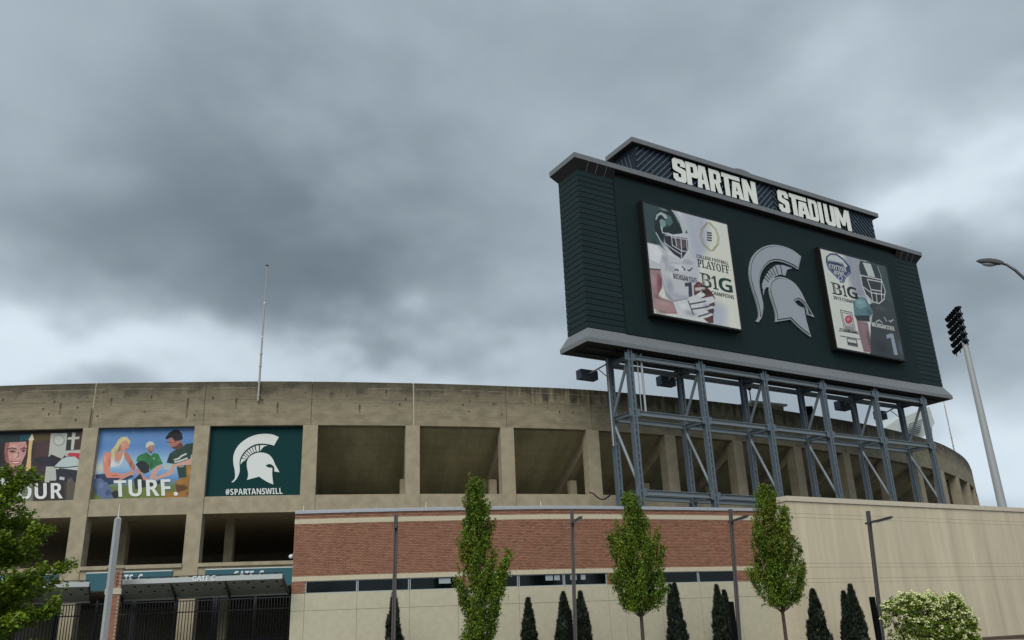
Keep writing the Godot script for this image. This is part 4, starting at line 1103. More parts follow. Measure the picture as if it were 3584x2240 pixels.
func build_scoreboard() -> void:
	var o := thing("scoreboard", "huge dark green stadium scoreboard with two player posters and a silver helmet emblem", "scoreboard", SB, SB_TURN)
	var d := 1.932
	# inner body, a little behind the cladding
	var st := S()
	box2(st, Vector3(0.05, -0.6, -d + 0.05), Vector3(SW - 0.05, 10.2, -0.05))
	part("body", st, M.board_dark, o)
	st = S()
	box2(st, Vector3(2.623, 0.0, -0.049), Vector3(SW - 2.623, 9.93, 0.06))
	part("face_panel", st, M.board_face, o)
	# planks of the two wings: front, end and back
	var rows := 28
	var ph := 9.737 / rows
	for r in rows:
		var y := r * ph
		for e in [[0.0, 2.6, 0], [SW - 2.6, SW, 1]]:
			st = S()
			box2(st, Vector3(e[0], y + 0.04, -0.045), Vector3(e[1], y + ph, 0.0))
			part("siding_plank", st, M.siding if (r * 7 + e[2]) % 3 else M.siding_b, o)
			st = S()
			var x0: float = 0.0 if e[2] == 0 else SW - 0.045
			box2(st, Vector3(x0, y + 0.04, -d), Vector3(x0 + 0.045, y + ph, -0.0455))
			part("siding_plank", st, M.siding_b if (r * 5 + e[2]) % 3 else M.siding, o)
	for x in [2.6, SW - 2.623]:
		st = S()
		box2(st, Vector3(x, 0, -0.05), Vector3(x + 0.023, 9.9, 0.03))
		part("corner_bead", st, M.board_face, o)
	# cornice: fascia all round, roof, and the sloping soffit panels above the wings
	st = S()
	var k := 0.365
	box2(st, Vector3(-k, 10.285, k - 0.06), Vector3(SW + k, 10.611, k))
	box2(st, Vector3(-k, 10.285, -d - k), Vector3(-k + 0.06, 10.611, k - 0.061))
	box2(st, Vector3(SW + k - 0.06, 10.285, -d - k), Vector3(SW + k, 10.611, k - 0.061))
	box2(st, Vector3(-k + 0.061, 10.285, -d - k), Vector3(SW + k - 0.061, 10.611, -d - k + 0.06))
	part("cornice", st, M.trim, o)
	st = S()
	box2(st, Vector3(-k + 0.062, 10.5, -d - k + 0.062), Vector3(SW + k - 0.062, 10.6, k - 0.062))
	part("roof_deck", st, M.soffit, o)
	st = S()
	box2(st, Vector3(2.62, 10.29, -0.048), Vector3(SW - 2.62, 10.3, k - 0.062))
	part("flat_soffit", st, M.soffit, o)
	for side in 2:
		for q in 4:
			var a := 0.0 if q == 0 else 0.0
			var x0 := 0.66 * q - (k if q == 0 else 0.0)
			var x1 := 0.66 * (q + 1) - 0.02
			st = S()
			var mx := func(x: float) -> float: return x if side == 0 else SW - x
			var lo0: float = maxf(x0, 0.0)
			quad(st, Vector3(mx.call(lo0), 9.74, 0.001), Vector3(mx.call(x1), 9.74, 0.001), Vector3(mx.call(x1), 10.29, k - 0.02), Vector3(mx.call(x0), 10.29, k - 0.02), Vector3(0, -0.6, 0.8).normalized())
			quad(st, Vector3(mx.call(lo0), 9.76, -0.02), Vector3(mx.call(x1), 9.76, -0.02), Vector3(mx.call(x1), 10.31, k - 0.04), Vector3(mx.call(x0), 10.31, k - 0.04), Vector3(0, 0.6, -0.8).normalized())
			part("soffit_panel", st, M.soffit, o)
		st = S()
		var xe := 0.0 if side == 0 else SW
		var xo := -k + 0.02 if side == 0 else SW + k - 0.02
		var nn := Vector3(-0.8 if side == 0 else 0.8, -0.6, 0)
		quad(st, Vector3(xe, 9.74, 0), Vector3(xe, 9.74, -d), Vector3(xo, 10.29, -d - k), Vector3(xo, 10.29, k - 0.02), nn)
		quad(st, Vector3(xe, 9.77, 0), Vector3(xe, 9.77, -d), Vector3(xo, 10.32, -d - k), Vector3(xo, 10.32, k - 0.02), -nn)
		part("soffit_panel", st, M.soffit, o)
		st = S()
		for q in 3:
			var x: float = 0.66 * (q + 1) - 0.01
			if side: x = SW - x
			bar(st, Vector3(x, 9.74, 0.012), Vector3(x, 10.28, k - 0.012), 0.03, 0.02)
		part("soffit_seam", st, M.trim, o)
	# flared ledge at the foot
	var lg := S()
	var l := 0.345
	var ring := [[0.0, 0.0], [l, -0.667], [l, -0.914]]
	for i in 2:
		var a: Array = ring[i]
		var b: Array = ring[i + 1]
		var x0a: float = -a[0]; var x0b: float = -b[0]
		var x1a: float = SW + a[0]; var x1b: float = SW + b[0]
		var za: float = a[0]; var zb: float = b[0]
		var yn: float = 0.46 if i == 0 else 0.0
		var hn: float = 0.888 if i == 0 else 1.0
		quad(lg, Vector3(x0a, a[1], za), Vector3(x1a, a[1], za), Vector3(x1b, b[1], zb), Vector3(x0b, b[1], zb), Vector3(0, yn, hn))
		quad(lg, Vector3(x0a, a[1], -d - za), Vector3(x1a, a[1], -d - za), Vector3(x1b, b[1], -d - zb), Vector3(x0b, b[1], -d - zb), Vector3(0, yn, -hn))
		quad(lg, Vector3(x0a, a[1], -d - za), Vector3(x0a, a[1], za), Vector3(x0b, b[1], zb), Vector3(x0b, b[1], -d - zb), Vector3(-hn, yn, 0))
		quad(lg, Vector3(x1a, a[1], -d - za), Vector3(x1a, a[1], za), Vector3(x1b, b[1], zb), Vector3(x1b, b[1], -d - zb), Vector3(hn, yn, 0))
	part("base_ledge", lg, M.trim, o)
	st = S()
	box2(st, Vector3(-l + 0.02, -0.9, -d - l + 0.02), Vector3(SW + l - 0.02, -0.8, l - 0.02))
	part("underside", st, M.board_dark, o)
	for z in [-0.5, -1.5]:
		st = S()
		bar(st, Vector3(0.2, -0.95, z), Vector3(SW - 0.2, -0.95, z), 0.16, 0.1)
		part("underside_beam", st, M.dark_metal, o)
	# title box
	var tx0 := 4.47
	var tx1 := 26.88
	st = S()
	box2(st, Vector3(tx0, 10.6, -2.05), Vector3(tx1, 12.6, 0.05))
	part("title_box", st, M.title_face, o)
	st = S()
	box2(st, Vector3(4.08, 12.59, 0.30), Vector3(27.29, 12.91, 0.36))
	box2(st, Vector3(4.08, 12.59, -2.36), Vector3(4.14, 12.91, 0.299))
	box2(st, Vector3(27.23, 12.59, -2.36), Vector3(27.29, 12.91, 0.299))
	box2(st, Vector3(4.141, 12.59, -2.36), Vector3(27.229, 12.91, -2.30))
	part("title_cornice", st, M.trim, o)
	st = S()
	box2(st, Vector3(4.142, 12.62, -2.298), Vector3(27.228, 12.88, 0.298))
	part("title_soffit", st, M.soffit, o)
	st = S()
	var hump := PackedVector2Array([Vector2(12.7, 12.9)])
	for q in 9: hump.append(Vector2(13.5 - 0.8 * cos(PI * q / 8.0), 12.905 + 0.2 * sin(PI * q / 8.0)))
	extrude(st, hump, -0.6, 0.28)
	part("roof_hump", st, M.trim, o)
	# herringbone relief on the title box
	for side in 2:
		var step := 0.42
		var n := int((16.3 - tx0 + 2.0) / step) + 1 if side == 0 else int((tx1 - 16.3 + 2.0) / step) + 1
		for i in n:
			var x := (tx0 - 2.0 + i * step) if side == 0 else (16.3 + i * step)
			var dx := 1.0 if side == 0 else -1.0
			var a := Vector2(x, 10.66)
			var b := Vector2(x + dx * 1.92, 12.58)
			var lim0: float = tx0 + 0.04 if side == 0 else 16.33
			var lim1: float = 16.27 if side == 0 else tx1 - 0.04
			var lo := a if a.x < b.x else b
			var hi := b if a.x < b.x else a
			if hi.x <= lim0 + 0.05 or lo.x >= lim1 - 0.05: continue
			if lo.x < lim0: lo = lo.lerp(hi, (lim0 - lo.x) / (hi.x - lo.x))
			if hi.x > lim1: hi = lo.lerp(hi, (lim1 - lo.x) / (hi.x - lo.x))
			st = S()
			bar(st, Vector3(lo.x, lo.y, 0.07), Vector3(hi.x, hi.y, 0.07), 0.075, 0.07, Vector3.BACK)
			if i % 2 == 0:
				var mid := lo.lerp(hi, 0.3 + 0.2 * (i % 3))
				var pr := Vector2(step * 0.5, -step * 0.5) if side == 0 else Vector2(step * 0.5, step * 0.5)
				if mid.x + pr.x < lim1 and mid.y + pr.y < 12.5 and mid.y + pr.y > 10.7: bar(st, Vector3(mid.x, mid.y, 0.055), Vector3(mid.x + pr.x, mid.y + pr.y, 0.055), 0.045, 0.05, Vector3.BACK)
			part("relief_bar", st, M.relief, o)
	for i in 6:
		st = S()
		var z := -0.25 - 0.34 * i
		bar(st, Vector3(tx0 - 0.01, 10.7 + 0.1 * (i % 2), z), Vector3(tx0 - 0.01, 12.2, z - 0.0 if i > 4 else z - 0.3), 0.05, 0.05, Vector3.LEFT)
		part("relief_bar", st, M.relief, o)
	# letters: x from, x to
	for q in [["S", 7.30, 8.42], ["P", 8.42, 9.46], ["A", 9.29, 10.36], ["R", 10.39, 11.48], ["T", 11.51, 13.19], ["a", 12.24, 13.37], ["N", 13.34, 14.65], ["S", 16.65, 17.74], ["T", 17.82, 19.57], ["a", 18.49, 19.76], ["D", 19.70, 20.66], ["I", 20.70, 21.12], ["U", 21.30, 22.40], ["M", 22.40, 24.06]]:
		var g := flat(GLYPH[q[0]])
		var w := 0.0
		for v in g: w = maxf(w, v.x)
		for i in g.size(): g[i] = Vector2(q[1] + 0.03 + g[i].x * (q[2] - q[1] - 0.06) / w, 10.77 + g[i].y * 1.66 / 1.7)
		st = S()
		extrude(st, g, 0.19, 0.22)
		var letter := part("letter", st, M.letter_face, o)
		var can := Geometry2D.offset_polygon(g, 0.035)
		if can.size():
			st = S()
			extrude(st, can[0], 0.05, 0.189)
			part("letter_can", st, M.black_metal, letter)
	# posters in deep black frames
	poster(o, 4.22, 1.22, 11.22, 8.52, print_player_with_ball(), 0)
	poster(o, 19.62, 1.22, 26.86, 8.58, print_player_in_dark_jersey(), 1)
	# helmet emblem: a bevelled silver plate in three pieces with a dark inner line
	var ew := 5.56
	var eh := 6.24
	var e := Transform3D(Basis.IDENTITY, Vector3(12.89, 1.88, 0.061))
	for q in [["plume", PLUME], ["helmet", HELMET]]:
		st = S()
		extrude(st, unit_poly(q[1], ew, eh), 0.0, 0.10)
		var plate := part(q[0], st, M.emblem, o)
		plate.transform = e
		var ins := Geometry2D.offset_polygon(unit_poly(q[1], ew, eh), -0.09)
		var ins2 := Geometry2D.offset_polygon(unit_poly(q[1], ew, eh), -0.135)
		if ins.size():
			st = S()
			extrude(st, ins[0], 0.10, 0.104)
			part("inlay_line", st, M.emblem_groove, plate)
		if ins2.size():
			st = S()
			extrude(st, ins2[0], 0.104, 0.15)
			part("raised_plate", st, M.emblem, plate)
	st = S()
	extrude(st, unit_poly([0.195, 0.37, 0.20, 0.49, 0.26, 0.58, 0.36, 0.68, 0.48, 0.755, 0.60, 0.775, 0.755, 0.765, 0.66, 0.73, 0.615, 0.655, 0.53, 0.655, 0.44, 0.62, 0.36, 0.55, 0.325, 0.475, 0.26, 0.47, 0.22, 0.43], ew, eh), 0.0, 0.06)
	part("plume_base", st, M.emblem, o).transform = e
	for f in FINS:
		st = S()
		var p := unit_poly(f, ew, eh)
		var a := (p[0] + p[1]) * 0.5
		bar(st, Vector3(p[0].x, p[0].y, 0.065), Vector3(p[p.size() - 1].x, p[p.size() - 1].y, 0.065), 0.05, 0.03, Vector3.BACK)
		part("plume_groove", st, M.emblem_groove, o).transform = e

func poster(board: Node3D, x0: float, y0: float, x1: float, y1: float, im: Image, which: int) -> void:
	var st := S()
	var f := 0.11
	for b in [[x0, y0, x1, y0 + f], [x0, y1 - f, x1, y1], [x0, y0 + f, x0 + f, y1 - f], [x1 - f, y0 + f, x1, y1 - f]]:
		box2(st, Vector3(b[0], b[1], 0.061), Vector3(b[2], b[3], 0.54))
	box2(st, Vector3(x0 + f, y0 + f, 0.062), Vector3(x1 - f, y1 - f, 0.5))
	var o := part("poster_frame", st, M.bezel, board)
	var w := x1 - x0 - 2 * f
	var h := y1 - y0 - 2 * f
	st = S()
	quad(st, Vector3(0, h, 0), Vector3(w, h, 0), Vector3(w, 0, 0), Vector3(0, 0, 0), Vector3.BACK)
	var pr := part("print", st, painted(im, 0.4), o)
	pr.position = Vector3(x0 + f, y0 + f, 0.51)
	var t := Transform3D(Basis.IDENTITY, Vector3(x0 + f, y0 + f, 0.512))
	var put := func(text: String, m: Material, u: float, v: float, tw: float, th: float, serif: bool) -> void:
		lettering(o, text, m, t * Transform3D(Basis.IDENTITY, Vector3(u * w, (1.0 - v - th) * h, 0)), tw * w, th * h, 0.006, true, serif)
	if which == 0:
		put.call("COLLEGE FOOTBALL", M.ink, 0.565, 0.375, 0.385, 0.032, false)
		put.call("PLAYOFF", M.ink, 0.565, 0.418, 0.385, 0.075, true)
		put.call("B", M.ink, 0.578, 0.542, 0.128, 0.128, true)
		put.call("B", M.ink_white, 0.594, 0.556, 0.096, 0.100, true)
		put.call("1", M.ink_green, 0.712, 0.545, 0.072, 0.126, true)
		put.call("G", M.ink_green, 0.795, 0.543, 0.165, 0.130, false)
		put.call("2015 CHAMPIONS", M.ink, 0.575, 0.692, 0.39, 0.036, false)
		put.call("MICHIGAN STATE", M.ink, 0.262, 0.605, 0.27, 0.048, false)
	else:
		put.call("GOODYEAR", M.ink_green, 0.10, 0.10, 0.22, 0.026, false)
		put.call("COTTON", M.ink_white, 0.095, 0.14, 0.25, 0.05, true)
		put.call("BOWL", M.ink_white, 0.15, 0.197, 0.165, 0.045, true)
		put.call("B", M.ink, 0.07, 0.335, 0.145, 0.12, true)
		put.call("B", M.ink_white, 0.088, 0.348, 0.109, 0.094, true)
		put.call("1", M.ink, 0.225, 0.336, 0.06, 0.118, true)
		put.call("G", M.ink, 0.295, 0.334, 0.15, 0.122, false)
		put.call("2013 CHAMP", M.ink, 0.075, 0.475, 0.30, 0.034, false)
		put.call("100TH", M.ink_white, 0.175, 0.735, 0.10, 0.026, true)
		put.call("ROSE BOWL GAME", M.ink, 0.085, 0.795, 0.26, 0.02, false)
		put.call("VIZIO", M.ink_white, 0.17, 0.893, 0.12, 0.03, false)
		put.call("MICHIGAN STATE", M.ink_white, 0.585, 0.665, 0.34, 0.044, false)

# ------------------------------------------------------------------ steel frame under the scoreboard
const LEG_X := [2.65, 7.83, 13.0, 18.2, 23.35, 28.5]

func build_steel_frame() -> void:
	var o := thing("steel_support_frame", "blue grey steel frame of twelve tall columns carrying the scoreboard", "steel frame", Vector3(SB.x, 0, SB.z), SB_TURN)
	var Y := SB.y
	var zr := -1.75
	for x in LEG_X:
		for z in [0.0, zr]:
			var st := S()
			for e in [-1.0, 1.0]:
				box2(st, Vector3(x + e * 0.05, 0, z - 0.15), Vector3(x + e * 0.075, Y - 0.93, z + 0.15))
				for zz in [-0.15, 0.125]: box2(st, Vector3(x + e * 0.0751, 0, z + zz), Vector3(x + e * 0.16, Y - 0.93, z + zz + 0.025))
			for k in 40:
				var y := 0.3 + k * 0.4
				if y < Y - 1.0: box2(st, Vector3(x - 0.0499, y, z + 0.10), Vector3(x + 0.0499, y + 0.13, z + 0.115))
			part("column", st, M.steel, o)
			for yb in [-4.9, -8.0]:
				st = S()
				box(st, Vector3(x, Y + yb, z + 0.05), Vector3(0.22, 0.35, 0.06))
				part("splice_plate", st, M.steel, o)
		for q in [[-1.3, 0.0, -4.25, zr], [-4.75, zr, -8.5, 0.0]]:
			var b := S()
			tube(b, [Vector3(x, Y + q[0], q[1]), Vector3(x, Y + q[2], q[3])], [0.085], 8)
			part("diagonal_brace", b, M.steel_light, o)
		for y in [-1.33, -4.48, -8.72]:
			var tb := S()
			ibar(tb, Vector3(x, Y + y, -0.15), Vector3(x, Y + y, zr + 0.15), 0.16, 0.24, 0.025)
			part("tie_beam", tb, M.steel, o)
	for y in [-1.34, -4.48, -8.73]:
		for i in LEG_X.size() - 1:
			for z in [0.0, zr]:
				var st := S()
				ibar(st, Vector3(LEG_X[i] + 0.18, Y + y, z), Vector3(LEG_X[i + 1] - 0.18, Y + y, z), 0.2, 0.27, 0.025)
				part("rail", st, M.steel_light, o)
	for x in LEG_X:
		for y in [-1.34, -4.48, -8.73]:
			for e in [-1.0, 1.0]:
				var gp := S()
				box(gp, Vector3(x + e * 0.26, Y + y, 0.125), Vector3(0.2, 0.42, 0.02))
				part("gusset_plate", gp, M.steel, o)
	for i in LEG_X.size() - 1:      # knee brackets at the middle rail
		var st := S()
		bar(st, Vector3(LEG_X[i] + 0.2, Y - 4.5, -1.5), Vector3(LEG_X[i] + 0.9, Y - 4.5, -0.1), 0.06, 0.06)
		part("knee_brace", st, M.dark_metal, o)
	for q in [[3.31, 0.03], [3.6, 0.065]]:
		var st := S()
		tube(st, [Vector3(q[0], Y - 1.0, -0.1), Vector3(q[0], Y - 4.34, -0.1)], [q[1]], 8)
		part("conduit", st, M.galvanised, o)
	var cd := S()
	tube(cd, [Vector3(2.42, Y - 0.95, zr + 0.1), Vector3(2.42, Y - 6.0, zr + 0.1)], [0.05], 8)
	part("conduit", cd, M.galvanised, o)
	# box loudspeakers behind the frame
	var boxes := [[1.10, 2.27, -2.06, -1.53, 2.6, "first box loudspeaker from the left, on a long arm off the end column"], [6.97, 8.1, -1.79, -1.24, 7.8, "second box loudspeaker from the left, tight against its column under the scoreboard"], [22.84, 23.87, -1.82, -1.23, 23.4, "third box loudspeaker from the left, above the parapet where it curves"], [26.92, 27.78, -2.12, -1.54, 28.4, "last box loudspeaker, on a long arm near the right end of the frame"]]
	for b in boxes:
		var t := thing("box_loudspeaker", "grey " + b[5], "loudspeaker", Vector3(SB.x, SB.y, SB.z), SB_TURN, "box loudspeakers on the scoreboard frame")
		var st := S()
		box2(st, Vector3(b[0], b[2], -2.9), Vector3(b[1], b[3], -2.4))
		part("cabinet", st, M.speaker_box, t)
		st = S()
		box2(st, Vector3(b[0] + 0.05, b[2] + 0.05, -2.93), Vector3(b[1] - 0.05, b[3] - 0.05, -2.902))
		part("grille", st, M.black_metal, t)
		st = S()
		var mid := Vector3((b[0] + b[1]) * 0.5, (b[2] + b[3]) * 0.5 + 0.05, -2.4)
		tube(st, [mid, Vector3(b[4] - 0.15, b[3] + 0.25, -1.8)], [0.045], 8)
		tube(st, [mid.lerp(Vector3(b[4] - 0.15, b[3] + 0.25, -1.8), 0.5), Vector3(b[4] - 0.15, b[2] + 0.05, -1.8)], [0.03], 8)
		part("arm", st, M.galvanised, t)
	# slack cable from the stadium to the first rear column
	var ca := S()
	var pts := []
	for i in 11:
		var u := i / 10.0
		var p := Vector3(4.95, 8.05, -46.2).lerp(Vector3(4.0, 8.5, -48.3), u)
		p.y -= 0.5 * sin(PI * minf(1.0, u * 1.2)) * 0.6
		pts.append(p)
	tube(ca, pts, [0.04], 6)
	tag(part("slack_cable", ca, M.dark_metal), "slack dark cable hanging between stadium sill and first steel column", "cable")

# ------------------------------------------------------------------ gate area
func canopy(label: String, fl: Vector2, fr: Vector2, br: Vector2, bl: Vector2, lights: int, word: bool) -> void:
	var o := thing("entrance_canopy", label, "canopy", Vector3.ZERO, 0.0, "sloping metal canopies over the gates")
	var P := func(u: float, v: float, y: float) -> Vector3:
		var a := fl.lerp(fr, u)
		var b := bl.lerp(br, u)
		var p := a.lerp(b, v)
		return Vector3(p.x, lerpf(3.88, 3.44, v) + y, p.y)
	var dn := Vector3(0, -1, 0)
	var st := S()
	quad(st, P.call(0, 0.015, 0), P.call(1, 0.015, 0), P.call(1, 1, 0), P.call(0, 1, 0), Vector3.UP)
	part("roof_sheet", st, M.canopy_roof, o)
	st = S()
	quad(st, P.call(0, 0.015, -0.06), P.call(1, 0.015, -0.06), P.call(1, 1, -0.06), P.call(0, 1, -0.06), dn)
	part("soffit", st, M.canopy_soffit, o)
	st = S()
	bar(st, P.call(0, 0, -0.03), P.call(1, 0, -0.03), 0.06, 0.19)
	part("fascia", st, M.fascia, o)
	st = S()
	bar(st, P.call(0, 1, -0.05), P.call(1, 1, -0.05), 0.1, 0.16)
	part("rear_beam", st, M.fascia, o)
	for u in [0.0, 1.0]:
		st = S()
		bar(st, P.call(u, 0.012, -0.04), P.call(u, 0.99, -0.04), 0.05, 0.16)
		part("end_trim", st, M.dark_metal, o)
	for i in lights:
		var u := (i + 0.5) / lights
		for v in [0.2, 0.5]:
			st = S()
			var c: Vector3 = P.call(u + (0.02 if v > 0.3 else 0.0), v, -0.065)
			tube(st, [c, c + Vector3(0, -0.04, 0)], [0.055], 10)
			part("downlight", st, M.black_metal, o)
		st = S()
		box(st, P.call(u, 0.03, 0.1), Vector3(0.12, 0.05, 0.1))
		part("roof_clip", st, M.dark_metal, o)
	st = S()
	bar(st, P.call(0, 0.03, 0.14), P.call(1, 0.03, 0.14), 0.04, 0.03)
	part("roof_rail", st, M.dark_metal, o)
	for u in [0.02, 0.34, 0.66]:
		st = S()
		var a: Vector3 = P.call(u, 0.1, -0.07)
		var b: Vector3 = P.call(u, 0.95, -0.07)
		var side := Vector3(0.03, 0, 0)
		var c := b + Vector3(0, -0.24, 0)
		for s in [1.0, -1.0]: tri(st, a + side * s, b + side * s, c + side * s, Vector3(s, 0, 0))
		quad(st, a - side, a + side, c + side, c - side, Vector3(0, -1, 0.1).normalized())
		part("bracket", st, M.dark_metal, o)
	if word:
		var a: Vector3 = P.call(0.475, 0, -0.13)
		var x := (P.call(1, 0, 0) - P.call(0, 0, 0)).normalized() as Vector3
		lettering(o, "GATE C", M.sign_white, Transform3D(Basis(x, Vector3.UP, x.cross(Vector3.UP)), a + x.cross(Vector3.UP) * 0.035 + Vector3(0, 0.02, 0)), 0.92, 0.21, 0.03)

func build_gate_area() -> void:
	canopy("long sloping metal canopy lettered GATE C, between pier and brick building", Vector2(-16.7, -35.8), Vector2(-9.78, -35.95), Vector2(-10.7, -40.5), Vector2(-18.76, -41.3), 12, true)
	canopy("sloping metal canopy without lettering, partly behind the leafy tree", Vector2(-24.8, -34.2), Vector2(-17.9, -36.4), Vector2(-20.2, -41.4), Vector2(-27.2, -39.6), 12, false)
	# teal sign boards under the lower sill
	for q in [[16.9, 21.05, 17.8, "teal gate board behind the leafy tree, mostly hidden"], [22.4, 26.55, 23.0, "teal gate board partly behind the brick pier"], [28.15, 32.5, 28.9, "teal gate board beside the brick building, lettering cut by the canopy"]]:
		var o := thing("gate_sign", q[3], "sign", Vector3.ZERO, 0.0, "teal boards over the gates")
		var a := at(stad, q[0], -0.03, 3.95)
		var b := at(stad, q[1], -0.03, 3.95)
		var x := (b - a).normalized()
		var t := Transform3D(Basis(x, Vector3.UP, x.cross(Vector3.UP)), a)
		var w := a.distance_to(b)
		var st := S()
		box2(st, Vector3(0, 0, -0.04), Vector3(w, 0.84, 0.03))
		part("board", st, M.sign_teal, o).transform = t
		st = S()
		box2(st, Vector3(0, 0.84, -0.04), Vector3(w, 0.88, 0.04))
		part("top_strip", st, M.sign_white, o).transform = t
		lettering(o, "GATE  C", M.sign_white, t * Transform3D(Basis.IDENTITY, Vector3(w * 0.32, 0.24, 0.031)), w * 0.34, 0.5, 0.02)
	# brick pier between the canopies
	var p := thing("brick_pier", "slim red brick pier with a stone band between the two canopies", "pier", Vector3(-16.1, 0, -34.75), deg_to_rad(22))
	var st := S()
	box2(st, Vector3(-0.25, 0, -0.5), Vector3(0.25, 4.3, 0.24))
	part("core", st, M.mortar, p)
	st = S()
	box2(st, Vector3(-0.29, 3.33, -0.54), Vector3(0.29, 3.54, 0.29))
	part("stone_band", st, M.stone, p)
	st = S()
	extrude(st, PackedVector2Array([Vector2(-0.34, 4.3), Vector2(0.34, 4.3), Vector2(0.3, 4.42), Vector2(-0.3, 4.42)]), -0.58, 0.32)
	part("cap_stone", st, M.concrete, p)
	var list := []
	for r in 62:
		var y := 0.034 + r * 0.0677
		if y > 3.29 and y < 3.57: continue
		if y > 4.27: continue
		var off := 0.06 if r % 2 else 0.0
		for k in 3:
			var x := -0.25 + 0.1 + off * 0.5 + k * 0.203
			if x < 0.27: list.append(Transform3D(Basis.from_scale(Vector3(0.9, 1, 1)), Vector3(minf(x, 0.165), y, 0.245)))
		for k in 3:
			list.append(Transform3D(Basis(Vector3.UP, PI / 2), Vector3(0.255, y, 0.14 - off - k * 0.203)))
	lay_bricks(p, list, 290)
	# steel gates under the canopies
	var labels := ["steel bar gate furthest left, behind the leafy tree", "steel bar gate just left of the brick pier", "steel bar gate right of the brick pier", "double steel bar gate next to the brick building"]
	var ends := [Vector3(-25.5, 0, -40.6), Vector3(-21.6, 0, -41.3), Vector3(-18.2, 0, -41.7), Vector3(-14.4, 0, -41.75), Vector3(-10.6, 0, -41.3)]
	for i in 4:
		var o := thing("bar_gate", labels[i], "gate", Vector3.ZERO, 0.0, "dark steel gates under the canopies")
		var a: Vector3 = ends[i]
		var b: Vector3 = ends[i + 1]
		for e in [a, b.lerp(a, 0.03), a.lerp(b, 0.5)]:
			st = S()
			bar(st, e, e + Vector3(0, 3.4, 0), 0.09, 0.09)
			part("post", st, M.dark_metal, o)
		for y in [0.15, 1.45, 2.75, 3.25]:
			st = S()
			bar(st, a + Vector3(0, y, 0), b + Vector3(0, y, 0), 0.05, 0.05)
			part("rail", st, M.dark_metal, o)
		for k in 26:
			st = S()
			var e := a.lerp(b, (k + 0.7) / 26.5)
			bar(st, e + Vector3(0, 0.1, 0), e + Vector3(0, 3.25, 0), 0.028, 0.028)
			part("bar", st, M.dark_metal, o)

